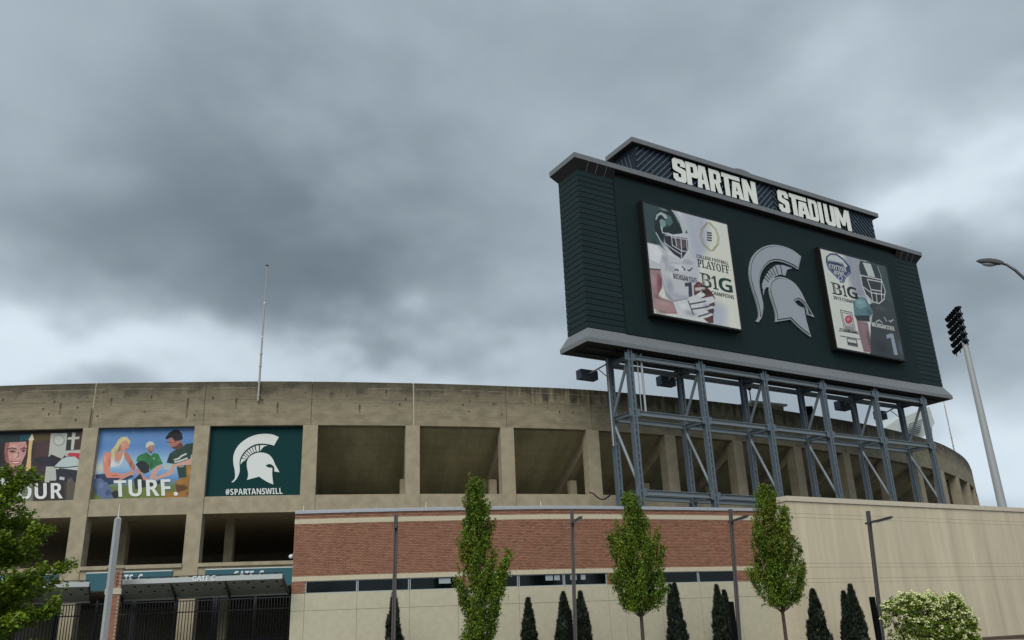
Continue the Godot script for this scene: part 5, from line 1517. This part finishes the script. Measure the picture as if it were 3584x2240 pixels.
# ------------------------------------------------------------------ masts, lamps, tower
func build_masts_and_lamps() -> void:
	# antenna masts clamped to the parapet
	var m := thing("antenna_mast", "tall thin segmented antenna mast on the parapet above the banners", "mast", Vector3(-13.86, 13.5, -44.22))
	var st := S()
	var seg := [[0, 2.6, 0.062, "lower_tube"], [2.6, 5.6, 0.05, "middle_tube"], [5.6, 7.9, 0.028, "upper_tube"]]
	for q in seg:
		st = S()
		tube(st, [Vector3(0, q[0], 0), Vector3(0, q[1], 0)], [q[2], q[2] * 0.9], 10)
		part(q[3], st, M.pole_paint, m)
	for y in [0.25, 0.95, 1.9, 2.6, 3.6, 5.6]:
		st = S()
		tube(st, [Vector3(0, y, 0), Vector3(0, y + 0.09, 0)], [0.075 if y < 3 else 0.06], 10)
		part("collar", st, M.white_paint if y > 3 else M.galvanised, m)
	st = S()
	box(st, Vector3(0, 7.95, 0), Vector3(0.16, 0.06, 0.1))
	part("tip", st, M.dark_metal, m)
	for y in [0.3, 0.95]:
		st = S()
		bar(st, Vector3(0, y, 0), Vector3(0.05, y, -0.4), 0.08, 0.05)
		part("wall_bracket", st, M.galvanised, m)
	var r := copy_of(m, "distant thin antenna mast on the parapet at the far right curve")
	r.position = Vector3(38.6, 13.2, -74.7)
	# floodlight tower far behind
	var t := thing("floodlight_tower", "tall pale floodlight tower pole with six rows of dark lamps far right", "floodlight tower", Vector3(58.5, 0, -104.8))
	st = S()
	tube(st, [Vector3(0, 0, 0), Vector3(0, 34.0, 0)], [0.62, 0.34], 18)
	part("pole", st, M.galvanised, t)
	st = S()
	tube(st, [Vector3(0, 34.0, 0), Vector3(0, 38.5, 0)], [0.24, 0.2], 12)
	part("mast_head", st, M.dark_metal, t)
	for i in 6:
		var y := 33.9 + i * 0.92
		st = S()
		bar(st, Vector3(0.1, y, 0.6), Vector3(1.05, y, -4.6), 0.14, 0.14)
		part("crossarm", st, M.dark_metal, t)
		for k in 6:
			var c := Vector3(0.1, y, 0.6).lerp(Vector3(1.05, y, -4.6), (k + 0.4) / 6.0)
			st = S()
			tube(st, [c + Vector3(0.22, 0.2, 0.05), c + Vector3(-0.1, 0.08, 0), c + Vector3(-0.45, -0.08, -0.05)], [0.16, 0.28, 0.34], 10)
			part("floodlight", st, M.black_metal, t)
	for k in 4:
		var c := Vector3(0.1, 0, 0.5).lerp(Vector3(1.05, 0, -4.5), k / 3.0)
		st = S()
		bar(st, c + Vector3(0, 33.4, 0), c + Vector3(0, 38.7, 0), 0.1, 0.1)
		part("upright", st, M.dark_metal, t)
	# street lamp reaching in from the right
	var sl := thing("street_lamp", "grey cobra head street lamp on a curved arm at the upper right", "street lamp", Vector3(14.6, 0, -19.6))
	st = S()
	tube(st, [Vector3(0, 0, 0), Vector3(0, 8.6, 0)], [0.12, 0.075], 14)
	part("pole", st, M.lamp_post, sl)
	st = S()
	var head := Vector3(11.72, 9.30, -18.63) - sl.position
	tube(st, [head, head + Vector3(0.08, -0.02, 0), head + Vector3(0.2, -0.2, 0.08), head + Vector3(0.45, -0.62, 0.15), Vector3(-1.6, 8.0, 0.6), Vector3(-0.7, 7.5, 0.3), Vector3(0, 7.2, 0)], [0.028, 0.03, 0.034, 0.037, 0.04, 0.043, 0.045], 12)
	part("arm", st, M.lamp_post, sl)
	st = S()
	var tip := Vector3(11.26, 9.50, -18.92) - sl.position
	var ax := (tip - head).normalized()
	var f := Basis(ax.cross(Vector3.UP).normalized(), ax.cross(Vector3.UP).normalized().cross(ax), ax)
	var ringn := 14
	var prof := [[-0.02, 0.03, 0.03], [0.06, 0.07, 0.065], [0.16, 0.12, 0.085], [0.28, 0.135, 0.09], [0.40, 0.12, 0.075], [0.5, 0.08, 0.05], [0.57, 0.015, 0.012]]
	for i in prof.size() - 1:
		for k in ringn:
			var q := []
			for e in [[i, k], [i + 1, k], [i + 1, k + 1], [i, k + 1]]:
				var an: float = TAU * e[1] / ringn
				var pr: Array = prof[e[0]]
				var yy: float = sin(an)
				q.append(head + f * Vector3(cos(an) * pr[1], (yy if yy > 0.0 else yy * 0.75) * pr[2] + 0.02, pr[0]))
			quad(st, q[0], q[1], q[2], q[3], ((q[0] + q[2]) * 0.5 - head - ax * (prof[i][0] + prof[i + 1][0]) * 0.5).normalized())
	part("lamp_head", st, M.dark_metal, sl)
	st = S()
	var lens := SphereMesh.new()
	lens.radius = 0.085
	lens.height = 0.09
	var ln := part_mesh("lens", lens, M.window_frame, sl)
	ln.transform = Transform3D(f * Basis.from_scale(Vector3(1, 1, 1.7)), head + f * Vector3(0, -0.045, 0.29))
	# four grooved lamp posts
	var tops := [[Vector3(-4.40, 5.5, -30.69), Vector3(-4.46, 0, -30.66), "slim grooved lamp post before the first strip windows, its arm end-on"], [Vector3(1.92, 5.5, -31.44), Vector3(1.74, 0, -31.46), "slim grooved lamp post between two dark conifers before the strip windows"], [Vector3(7.96, 5.45, -32.54), Vector3(7.70, 0, -32.62), "slim grooved lamp post at the right end of the brick wall"], [Vector3(13.64, 5.33, -33.86), Vector3(13.36, 0, -33.96), "slim grooved lamp post before the tan wall, beside the flowering shrub"]]
	var dirs := Vector3(0.14, 0, 0.99).normalized()
	for i in 4:
		var q: Array = tops[i]
		var o := thing("lamp_post", q[2], "lamp post", q[1], 0.0, "grooved lamp posts along the path")
		var ht: Vector3 = q[0] - q[1]
		st = S()
		for e in [-1.0, 1.0]: bar(st, Vector3(e * 0.042, 0, 0), Vector3(e * 0.042, 0, 0) + ht, 0.046, 0.12, Vector3.BACK)
		bar(st, Vector3.ZERO, ht - Vector3(0, 0.02, 0), 0.037, 0.04, Vector3.BACK)
		part("post", st, M.lamp_post, o)
		st = S()
		var j := ht * 0.915
		bar(st, j - dirs * 0.25 + Vector3(0, 0.0, 0), j + dirs * 1.6 + Vector3(0, 0.03, 0), 0.1, 0.07)
		part("luminaire_arm", st, M.lamp_post, o)
		st = S()
		bar(st, j + dirs * 0.5 + Vector3(0, -0.045, 0), j + dirs * 1.5 + Vector3(0, -0.03, 0), 0.07, 0.02)
		part("light_strip", st, M.window_frame, o)
		st = S()
		box(st, Vector3(0, 0.02, 0), Vector3(0.34, 0.04, 0.3))
		part("base_plate", st, M.dark_metal, o)
		if i > 0:
			st = S()
			box(st, Vector3(-0.12, 1.2, 0.04), Vector3(0.16, 1.9 - (0.2 if i == 1 else 0.0), 0.2))
			part("control_box", st, M.black_metal, o)
	# pale square post in front of the gates
	var sp := thing("square_post", "pale square steel post with a pointed tip before the gates", "post", Vector3(-13.98, 0, -29.88), deg_to_rad(52))
	st = S()
	box2(st, Vector3(-0.085, 0, -0.085), Vector3(0.085, 5.6, 0.085))
	part("shaft", st, M.galvanised, sp)
	st = S()
	for k in 4:
		var a0 := TAU * (k + 0.5) / 4
		var a1 := TAU * (k + 1.5) / 4
		var pa := Vector3(cos(a0), 0, sin(a0)) * 0.12 + Vector3(0, 5.6, 0)
		var pb := Vector3(cos(a1), 0, sin(a1)) * 0.12 + Vector3(0, 5.6, 0)
		tri(st, pa, pb, Vector3(0, 5.72, 0), ((pa + pb) * 0.5 - Vector3(0, 5.4, 0)).normalized())
	part("pointed_cap", st, M.galvanised, sp)
	st = S()
	tube(st, [Vector3(0, 5.68, 0), Vector3(0, 6.1, 0)], [0.02, 0.012], 8)
	part("finial", st, M.white_paint, sp)
	st = S()
	box(st, Vector3(0, 0.03, 0), Vector3(0.4, 0.05, 0.4))
	part("base_plate", st, M.dark_metal, sp)
	# upper deck of the far stand, seen over the parapet
	var ud := thing("upper_deck", "pale wedge of a far upper seating deck above the parapet", "upper deck", Vector3(60, 0, -137))
	st = S()
	extrude(st, PackedVector2Array([Vector2(-4, 28.2), Vector2(0.2, 30.42), Vector2(7.6, 32.9), Vector2(8.0, 30.2), Vector2(6.3, 28.6), Vector2(3.0, 26.6), Vector2(-4, 26.2)]), -14.0, 3.0, Transform3D(Basis(Vector3.UP, 0.35), Vector3.ZERO))
	part("deck", st, M.deck_white, ud)
	for k in 7:
		st = S()
		bar(st, Vector3(2.2 + k * 0.12, 27.6 + k * 0.32, 3.0), Vector3(5.0 + k * 0.12, 28.5 + k * 0.32, 2.0), 0.12, 0.12)
		part("slat", st, M.dark_metal, ud)
	st = S()
	bar(st, Vector3(7.9, 30.1, 0), Vector3(6.7, 22, 0), 0.25, 0.25)
	part("strut", st, M.galvanised, ud)
	# low cabin, lamp and speaker on the rim behind the parapet
	var cb := thing("roof_cabin", "low white cabin roof just above the parapet behind the scoreboard columns", "cabin", Vector3(17.0, 14.4, -56.9), deg_to_rad(28))
	st = S()
	box2(st, Vector3(-1.5, 0, -0.8), Vector3(1.4, 0.72, 0.5))
	part("walls", st, M.concrete, cb)
	st = S()
	box2(st, Vector3(-1.7, 0.72, -1.0), Vector3(1.6, 0.86, 0.7))
	part("roof", st, M.deck_white, cb)
	var rl := thing("rim_lamp", "small dark lamp on a thin stem above the white cabin", "lamp", Vector3(15.95, 14.4, -55.9))
	st = S()
	tube(st, [Vector3.ZERO, Vector3(0, 1.7, 0)], [0.04], 8)
	part("stem", st, M.dark_metal, rl)
	st = S()
	tube(st, [Vector3(0, 1.65, 0), Vector3(0, 1.88, 0)], [0.08, 0.26], 12)
	part("head", st, M.black_metal, rl)
	var rs := thing("rim_speaker", "small black speaker box standing on the parapet right of the cabin", "speaker", Vector3(20.3, 14.5, -57.5))
	st = S()
	box2(st, Vector3(-0.22, 0.1, -0.2), Vector3(0.24, 0.62, 0.2))
	part("cabinet", st, M.black_metal, rs)
	st = S()
	tube(st, [Vector3.ZERO, Vector3(0, 0.12, 0)], [0.05], 8)
	part("stand", st, M.dark_metal, rs)

# ------------------------------------------------------------------ plants
func sprig(n: int, size: float, spread: float, flat_: float, seed_: int) -> ArrayMesh:
	var r := RandomNumberGenerator.new()
	r.seed = seed_
	var st := S()
	for i in n:
		var p := Vector3(r.randf_range(-1, 1), r.randf_range(-1, 1), r.randf_range(-1, 1)) * spread
		var d := Vector3(r.randf_range(-1, 1), r.randf_range(-0.5, 0.9), r.randf_range(-1, 1)).normalized()
		var side := d.cross(Vector3(r.randf_range(-flat_, flat_), 1, r.randf_range(-flat_, flat_))).normalized()
		var l := size * r.randf_range(0.75, 1.25)
		var w := l * 0.36
		var up := side.cross(d)
		if up.y < 0: up = -up
		var a := p
		var b := p + d * l * 0.5 + side * w + up * w * 0.25
		var c := p + d * l - up * w * 0.2
		var e := p + d * l * 0.5 - side * w + up * w * 0.25
		tri(st, a, b, c, (up - side * 0.3).normalized())
		tri(st, a, c, e, (up + side * 0.3).normalized())
	return st.commit()

func leaf_mat(c: Color, back: Color) -> StandardMaterial3D:
	var m := StandardMaterial3D.new()
	m.albedo_color = c
	m.roughness = 0.55
	m.backlight_enabled = true
	m.backlight = back
	m.vertex_color_use_as_albedo = true
	return m

func crown(parent: Node3D, called: String, mesh: Mesh, m: Material, places: Array, tints: Array) -> void:
	var mm := MultiMesh.new()
	mm.transform_format = MultiMesh.TRANSFORM_3D
	mm.use_colors = true
	mm.mesh = mesh
	mm.instance_count = places.size()
	for i in places.size():
		mm.set_instance_transform(i, places[i])
		mm.set_instance_color(i, tints[i])
	var mi := MultiMeshInstance3D.new()
	mi.name = numbered(parent, called)
	mi.multimesh = mm
	mi.material_override = m
	parent.add_child(mi, true)
	mi.set_meta("kind", "stuff")

func any_turn(r: RandomNumberGenerator, k := 1.0) -> Basis:
	return Basis(Vector3.UP, r.randf() * TAU) * Basis(Vector3.RIGHT, r.randf_range(-0.7, 0.7)) * Basis.from_scale(Vector3.ONE * k)

func columnar_tree(label: String, pos: Vector3, h: float, foot: float, widths: Array, seed_: int, extra: Array, mesh: Mesh, m: Material) -> void:
	var r := RandomNumberGenerator.new()
	r.seed = seed_
	var o := thing("columnar_tree", label, "tree", pos, 0.0, "young columnar trees along the brick wall")
	var st := S()
	tube(st, [Vector3.ZERO, Vector3(0.02, foot, 0), Vector3(-0.03, h * 0.6, 0.02), Vector3(0, h * 0.97, 0)], [0.075, 0.06, 0.035, 0.008], 10)
	part("trunk", st, M.bark, o)
	var places := []
	var tints := []
	var limbs := S()
	var wide := func(t: float) -> float:
		var u := clampf(t, 0.0, 1.0) * (widths.size() - 1)
		var i := mini(int(u), widths.size() - 2)
		return lerpf(widths[i], widths[i + 1], u - i)
	var list := []
	for i in 66:
		var t1 := (i + 0.5) / 66.0
		t1 = clampf(t1 * 1.04 + r.randf_range(-0.03, 0.03), 0.03, 1.0)
		var y1 := foot + (h - foot) * t1
		var rad: float = wide.call(t1) * (1.0 if i % 3 else 0.5) * r.randf_range(0.62, 1.22)
		var ang := i * 2.39996 + r.randf_range(-0.3, 0.3)
		list.append([y1, rad, ang, 1.0])
	for e in extra: list.append(e)
	for e in list:
		var y1: float = e[0]
		var rad: float = e[1]
		var y0 := maxf(foot * 0.8, y1 - (0.55 + rad * 1.1))
		e.append(r.randf_range(0.75, 1.25))
		e.append(r.randf_range(-0.05, 0.35) if r.randf() < 0.4 else 0.0)
		var out := Vector3(cos(e[2]), 0, sin(e[2]))
		var a := Vector3(0, y0, 0)
		var mid := out * rad * 0.7 + Vector3(0, lerpf(y0, y1, 0.45), 0)
		var b := out * rad + Vector3(0, y1, 0)
		tube(limbs, [a, mid, b], [0.018, 0.012, 0.004], 5, false)
		var n := int(40 + 84 * rad * e[3])
		for k in n:
			var u := 0.3 + 0.72 * pow(r.randf(), 0.7)
			var p := a.lerp(mid, u * 2.0) if u < 0.5 else mid.lerp(b, (u - 0.5) * 2.0)
			p += Vector3(r.randfn(0, 0.075), r.randfn(0, 0.11), r.randfn(0, 0.075))
			if p.y < foot * 0.92: continue
			places.append(Transform3D(any_turn(r, r.randf_range(0.7, 1.15)), p))
			var v: float = r.randf_range(0.55, 1.3) * e[4]
			var yel := r.randf_range(0.0, 0.4)
			tints.append(Color(v * (0.75 + yel + e[5]), v, v * 0.75))
	for i in 46:           # upright shoots that break the outline
		var t1 := r.randf_range(0.15, 0.98)
		var rad: float = wide.call(t1) * r.randf_range(0.75, 1.05)
		var an := r.randf() * TAU
		var a := Vector3(cos(an) * rad, foot + (h - foot) * t1, sin(an) * rad)
		var b := a + Vector3(cos(an) * 0.08, r.randf_range(0.25, 0.5), sin(an) * 0.08)
		tube(limbs, [a, b], [0.006, 0.002], 4, false)
		for k in 9:
			places.append(Transform3D(any_turn(r, 0.75), a.lerp(b, k / 8.0) + Vector3(r.randfn(0, 0.03), 0, r.randfn(0, 0.03))))
			var v := r.randf_range(0.8, 1.35)
			tints.append(Color(v * 1.1, v, v * 0.7))
	part("limbs", limbs, M.bark, o)
	crown(o, "crown", mesh, m, places, tints)

func conifer(label: String, pos: Vector3, h: float, rad: float, seed_: int, mesh: Mesh, m: Material) -> void:
	var r := RandomNumberGenerator.new()
	r.seed = seed_
	var o := thing("conifer", label, "shrub", pos, 0.0, "dark pointed conifers before the wall")
	var st := S()
	tube(st, [Vector3.ZERO, Vector3(0, h * 0.85, 0)], [0.05, 0.01], 8)
	part("stem", st, M.bark, o)
	var places := []
	var tints := []
	for i in 1700:
		var t := pow(r.randf(), 1.25)
		var y := 0.08 + (h - 0.1) * t
		var rr := rad * pow(1.0 - t, 0.72) * (0.45 + 0.6 * sqrt(r.randf())) + 0.01
		var an := r.randf() * TAU
		rr *= 1.0 + 0.16 * sin(an * 3.0 + y * 4.0 + seed_) + 0.1 * sin(an * 5.0 - y * 9.0)
		places.append(Transform3D(Basis(Vector3.UP, r.randf() * TAU) * Basis(Vector3.RIGHT, r.randf_range(-0.3, 0.3)), Vector3(cos(an) * rr, y - 0.05, sin(an) * rr)))
		var v := r.randf_range(0.6, 1.3)
		tints.append(Color(v, v, v))
	crown(o, "crown", mesh, m, places, tints)

func build_plants() -> void:
	var green := leaf_mat(lin(0.145, 0.225, 0.02), lin(0.18, 0.29, 0.02))
	var deep := leaf_mat(lin(0.18, 0.27, 0.02), lin(0.23, 0.34, 0.02))
	var dark := leaf_mat(lin(0.008, 0.017, 0.008), lin(0.006, 0.012, 0.005))
	var leaf := sprig(9, 0.072, 0.065, 0.9, 4)
	# angles: 0 points to the right of the picture, a quarter turn towards the camera
	columnar_tree("tall young columnar tree with one side branch leaning right, left of the three", Vector3(-1.58, 0.12, -30.96), 6.5, 1.0, [0.42, 0.56, 0.62, 0.66, 0.64, 0.58, 0.46, 0.38, 0.18], 41,
		[[3.1, 0.95, 0.1, 1.0], [3.55, 1.05, 0.25, 1.0], [3.9, 1.15, 0.1, 0.8], [2.8, 0.85, -0.1, 1.0], [3.3, 0.8, 0.3, 1.0]], leaf, green)
	columnar_tree("young columnar tree with a broad base and thin top, middle of the three", Vector3(4.28, 0.12, -32.72), 5.98, 2.0, [0.34, 0.78, 0.94, 0.98, 0.88, 0.74, 0.42, 0.28, 0.13], 52, [[4.6, 0.9, 0.0, 0.9], [4.5, 1.0, 3.0, 0.9]], leaf, green)
	columnar_tree("young columnar tree before the joint of brick and tan wall, right of the three", Vector3(9.7, 0.12, -33.65), 6.22, 1.95, [0.36, 0.80, 0.92, 0.86, 0.76, 0.70, 0.54, 0.34, 0.13], 63, [[3.3, 1.05, 0.0, 1.0], [3.9, 0.95, 0.2, 0.8], [5.3, 0.65, 0.2, 1.0]], leaf, green)
	leafy_tree(deep)
	var fan := S()
	for k in 5:
		var a := -0.5 + 0.25 * k
		var d := Vector3(sin(a), cos(a), 0)
		tri(fan, Vector3(-0.018, 0, 0), Vector3(0.018, 0, 0), d * 0.2, Vector3.BACK)
		tri(fan, Vector3(0, 0.05, 0), Vector3(0.02, 0.06, 0), d * 0.15 + Vector3(0.02, 0, 0.02), Vector3.BACK)
	var fm := fan.commit()
	var cs := [[-5.2, -35.9, 3.0, "dark pointed conifer at the foot of the first lamp post"], [0.22, -36.8, 2.62, "smallest dark pointed conifer, alone right of the first tree"], [1.69, -36.96, 2.8, "dark pointed conifer just left of the second lamp post"], [2.41, -37.12, 2.8, "dark pointed conifer just right of the second lamp post"], [6.45, -38.75, 3.02, "dark blunt twin-topped conifer, left stem, right of the middle tree"], [6.68, -38.95, 3.05, "dark blunt twin-topped conifer, right stem, right of the middle tree"], [8.75, -40.06, 2.96, "taller dark conifer of the pair left of the third lamp post"], [9.1, -40.19, 2.72, "shorter dark conifer of the pair left of the third lamp post"], [12.84, -39.46, 2.62, "dark conifer standing alone before the tan wall"], [14.55, -40.45, 2.5, "shorter dark conifer leaning on its neighbour before the tan wall"], [15.0, -40.75, 2.78, "tallest dark conifer before the tan wall, left of the last lamp post"]]
	for i in cs.size():
		var q: Array = cs[i]
		conifer(q[3], Vector3(q[0], 0.18, q[1]), q[2] - 0.18, [0.42, 0.40, 0.47, 0.46, 0.33, 0.36, 0.44, 0.37, 0.50, 0.36, 0.48][i], 300 + i, fm, dark)
	# flowering shrub
	var r := RandomNumberGenerator.new()
	r.seed = 99
	var o := thing("flowering_shrub", "rounded green shrub covered in cream blossom before the tan wall", "shrub", Vector3(12.3, 0.12, -27.6))
	var stems := S()
	var places := []
	var tints := []
	var fl := []
	var ft := []
	for mound in [[-0.85, 0.5, 1.9], [-0.4, 0.55, 2.04], [0.08, 0.5, 2.0], [0.42, 0.36, 1.62], [0.8, 0.46, 1.98], [1.02, 0.38, 1.7], [1.2, 0.32, 1.3], [-0.2, 0.6, 1.5], [0.7, 0.6, 1.4]]:
		for i in 10:
			var an := r.randf() * TAU
			tube(stems, [Vector3(mound[0] * 0.5, 0, 0), Vector3(mound[0] + cos(an) * 0.3, mound[2] * 0.75, sin(an) * 0.3)], [0.02, 0.006], 5, false)
		for i in 330:
			var d := Vector3(r.randfn(0, 1), r.randfn(0, 1), r.randfn(0, 1)).normalized()
			var rad: float = mound[1]
			var y: float = lerpf(mound[2] - rad, 0.3, maxf(0.0, -d.y))
			var p := Vector3(mound[0], y, 0) + d * rad * (0.86 + 0.2 * sin(d.x * 5.0 + mound[0] * 9.0) * sin(d.z * 4.0)) * r.randf_range(0.7, 1.1) * Vector3(1, 0.9 if d.y > 0 else 0.4, 0.9)
			places.append(Transform3D(any_turn(r, 0.9), p))
			var v := r.randf_range(0.5, 1.2)
			tints.append(Color(v, v, v))
			if i % 3 == 0 and r.randf() < 0.55 + 0.5 * d.y:
				fl.append(Transform3D(any_turn(r, r.randf_range(0.7, 1.3)), p + d * 0.06))
				var k := r.randf_range(0.8, 1.0)
				ft.append(Color(k, k * 1.0, k * 0.72))
	part("stems", stems, M.bark, o)
	crown(o, "foliage", sprig(6, 0.09, 0.06, 0.9, 8), deep, places, tints)
	var bl := StandardMaterial3D.new()
	bl.albedo_color = lin(0.80, 0.84, 0.60)
	bl.roughness = 0.7
	bl.vertex_color_use_as_albedo = true
	crown(o, "blossom", sprig(14, 0.065, 0.05, 2.0, 12), bl, fl, ft)

func leafy_tree(m: Material) -> void:
	var r := RandomNumberGenerator.new()
	r.seed = 1234
	var o := thing("leafy_tree", "broad leafy green tree close by at the left edge, branches spread in tiers", "tree", Vector3(-10.1, 0, -15.6))
	var st := S()
	tube(st, [Vector3.ZERO, Vector3(0.03, 1.2, 0), Vector3(-0.04, 2.8, 0.05), Vector3(0.05, 4.6, 0)], [0.13, 0.10, 0.065, 0.012], 12)
	part("trunk", st, M.bark, o)
	var limbs := S()
	var places := []
	var tints := []
	# height where it leaves the trunk, angle (0 = right), reach, rise
	var br := [[2.9, 0.15, 0.85, 1.6], [3.3, 0.4, 0.55, 1.3], [3.0, -0.3, 0.7, 1.5], [2.4, 0.05, 1.35, 1.15], [2.5, 0.45, 1.2, 1.05], [1.9, -0.05, 1.8, 0.95], [2.0, 0.3, 1.65, 0.75], [1.5, 0.1, 1.75, 0.62], [1.45, 0.5, 1.6, 0.5], [1.1, 0.0, 1.7, 0.3], [1.05, 0.35, 1.75, 0.2], [0.9, -0.3, 1.6, 0.25], [0.8, 0.7, 1.5, 0.2], [2.2, 0.9, 1.3, 0.8], [1.6, 1.1, 1.5, 0.6]]
	for i in 44:
		var y := r.randf_range(0.9, 4.1)
		var reach := lerpf(1.9, 0.5, (y - 0.9) / 3.3) * r.randf_range(0.75, 1.05)
		br.append([y, r.randf_range(0.8, TAU - 0.6), reach, reach * r.randf_range(0.35, 0.8)])
	for q in br:
		var out := Vector3(cos(q[1]), 0, sin(q[1]))
		var a := Vector3(0, q[0], 0)
		var b: Vector3 = a + out * q[2] + Vector3(0, q[3], 0)
		var mid: Vector3 = a + out * q[2] * 0.55 + Vector3(0, q[3] * 0.4, 0)
		tube(limbs, [a, mid, b], [0.032, 0.018, 0.005], 6, false)
		for tw in 11:
			var u := r.randf_range(0.25, 1.0)
			var s := a.lerp(mid, u * 2.0) if u < 0.5 else mid.lerp(b, (u - 0.5) * 2.0)
			var td := (out.rotated(Vector3.UP, r.randf_range(-1.2, 1.2)) + Vector3(0, r.randf_range(0.0, 0.8), 0)).normalized() * r.randf_range(0.2, 0.48)
			tube(limbs, [s, s + td], [0.008, 0.003], 4, false)
			for k in 20:
				var p := s + td * r.randf_range(0.1, 1.1) + Vector3(r.randfn(0, 0.06), r.randfn(0, 0.05), r.randfn(0, 0.06))
				places.append(Transform3D(any_turn(r, r.randf_range(0.7, 1.2)), p))
				var v := r.randf_range(0.5, 1.3)
				tints.append(Color(v * r.randf_range(0.85, 1.2), v, v * 0.7))
	part("limbs", limbs, M.bark, o)
	crown(o, "crown", sprig(8, 0.07, 0.055, 0.7, 6), m, places, tints)
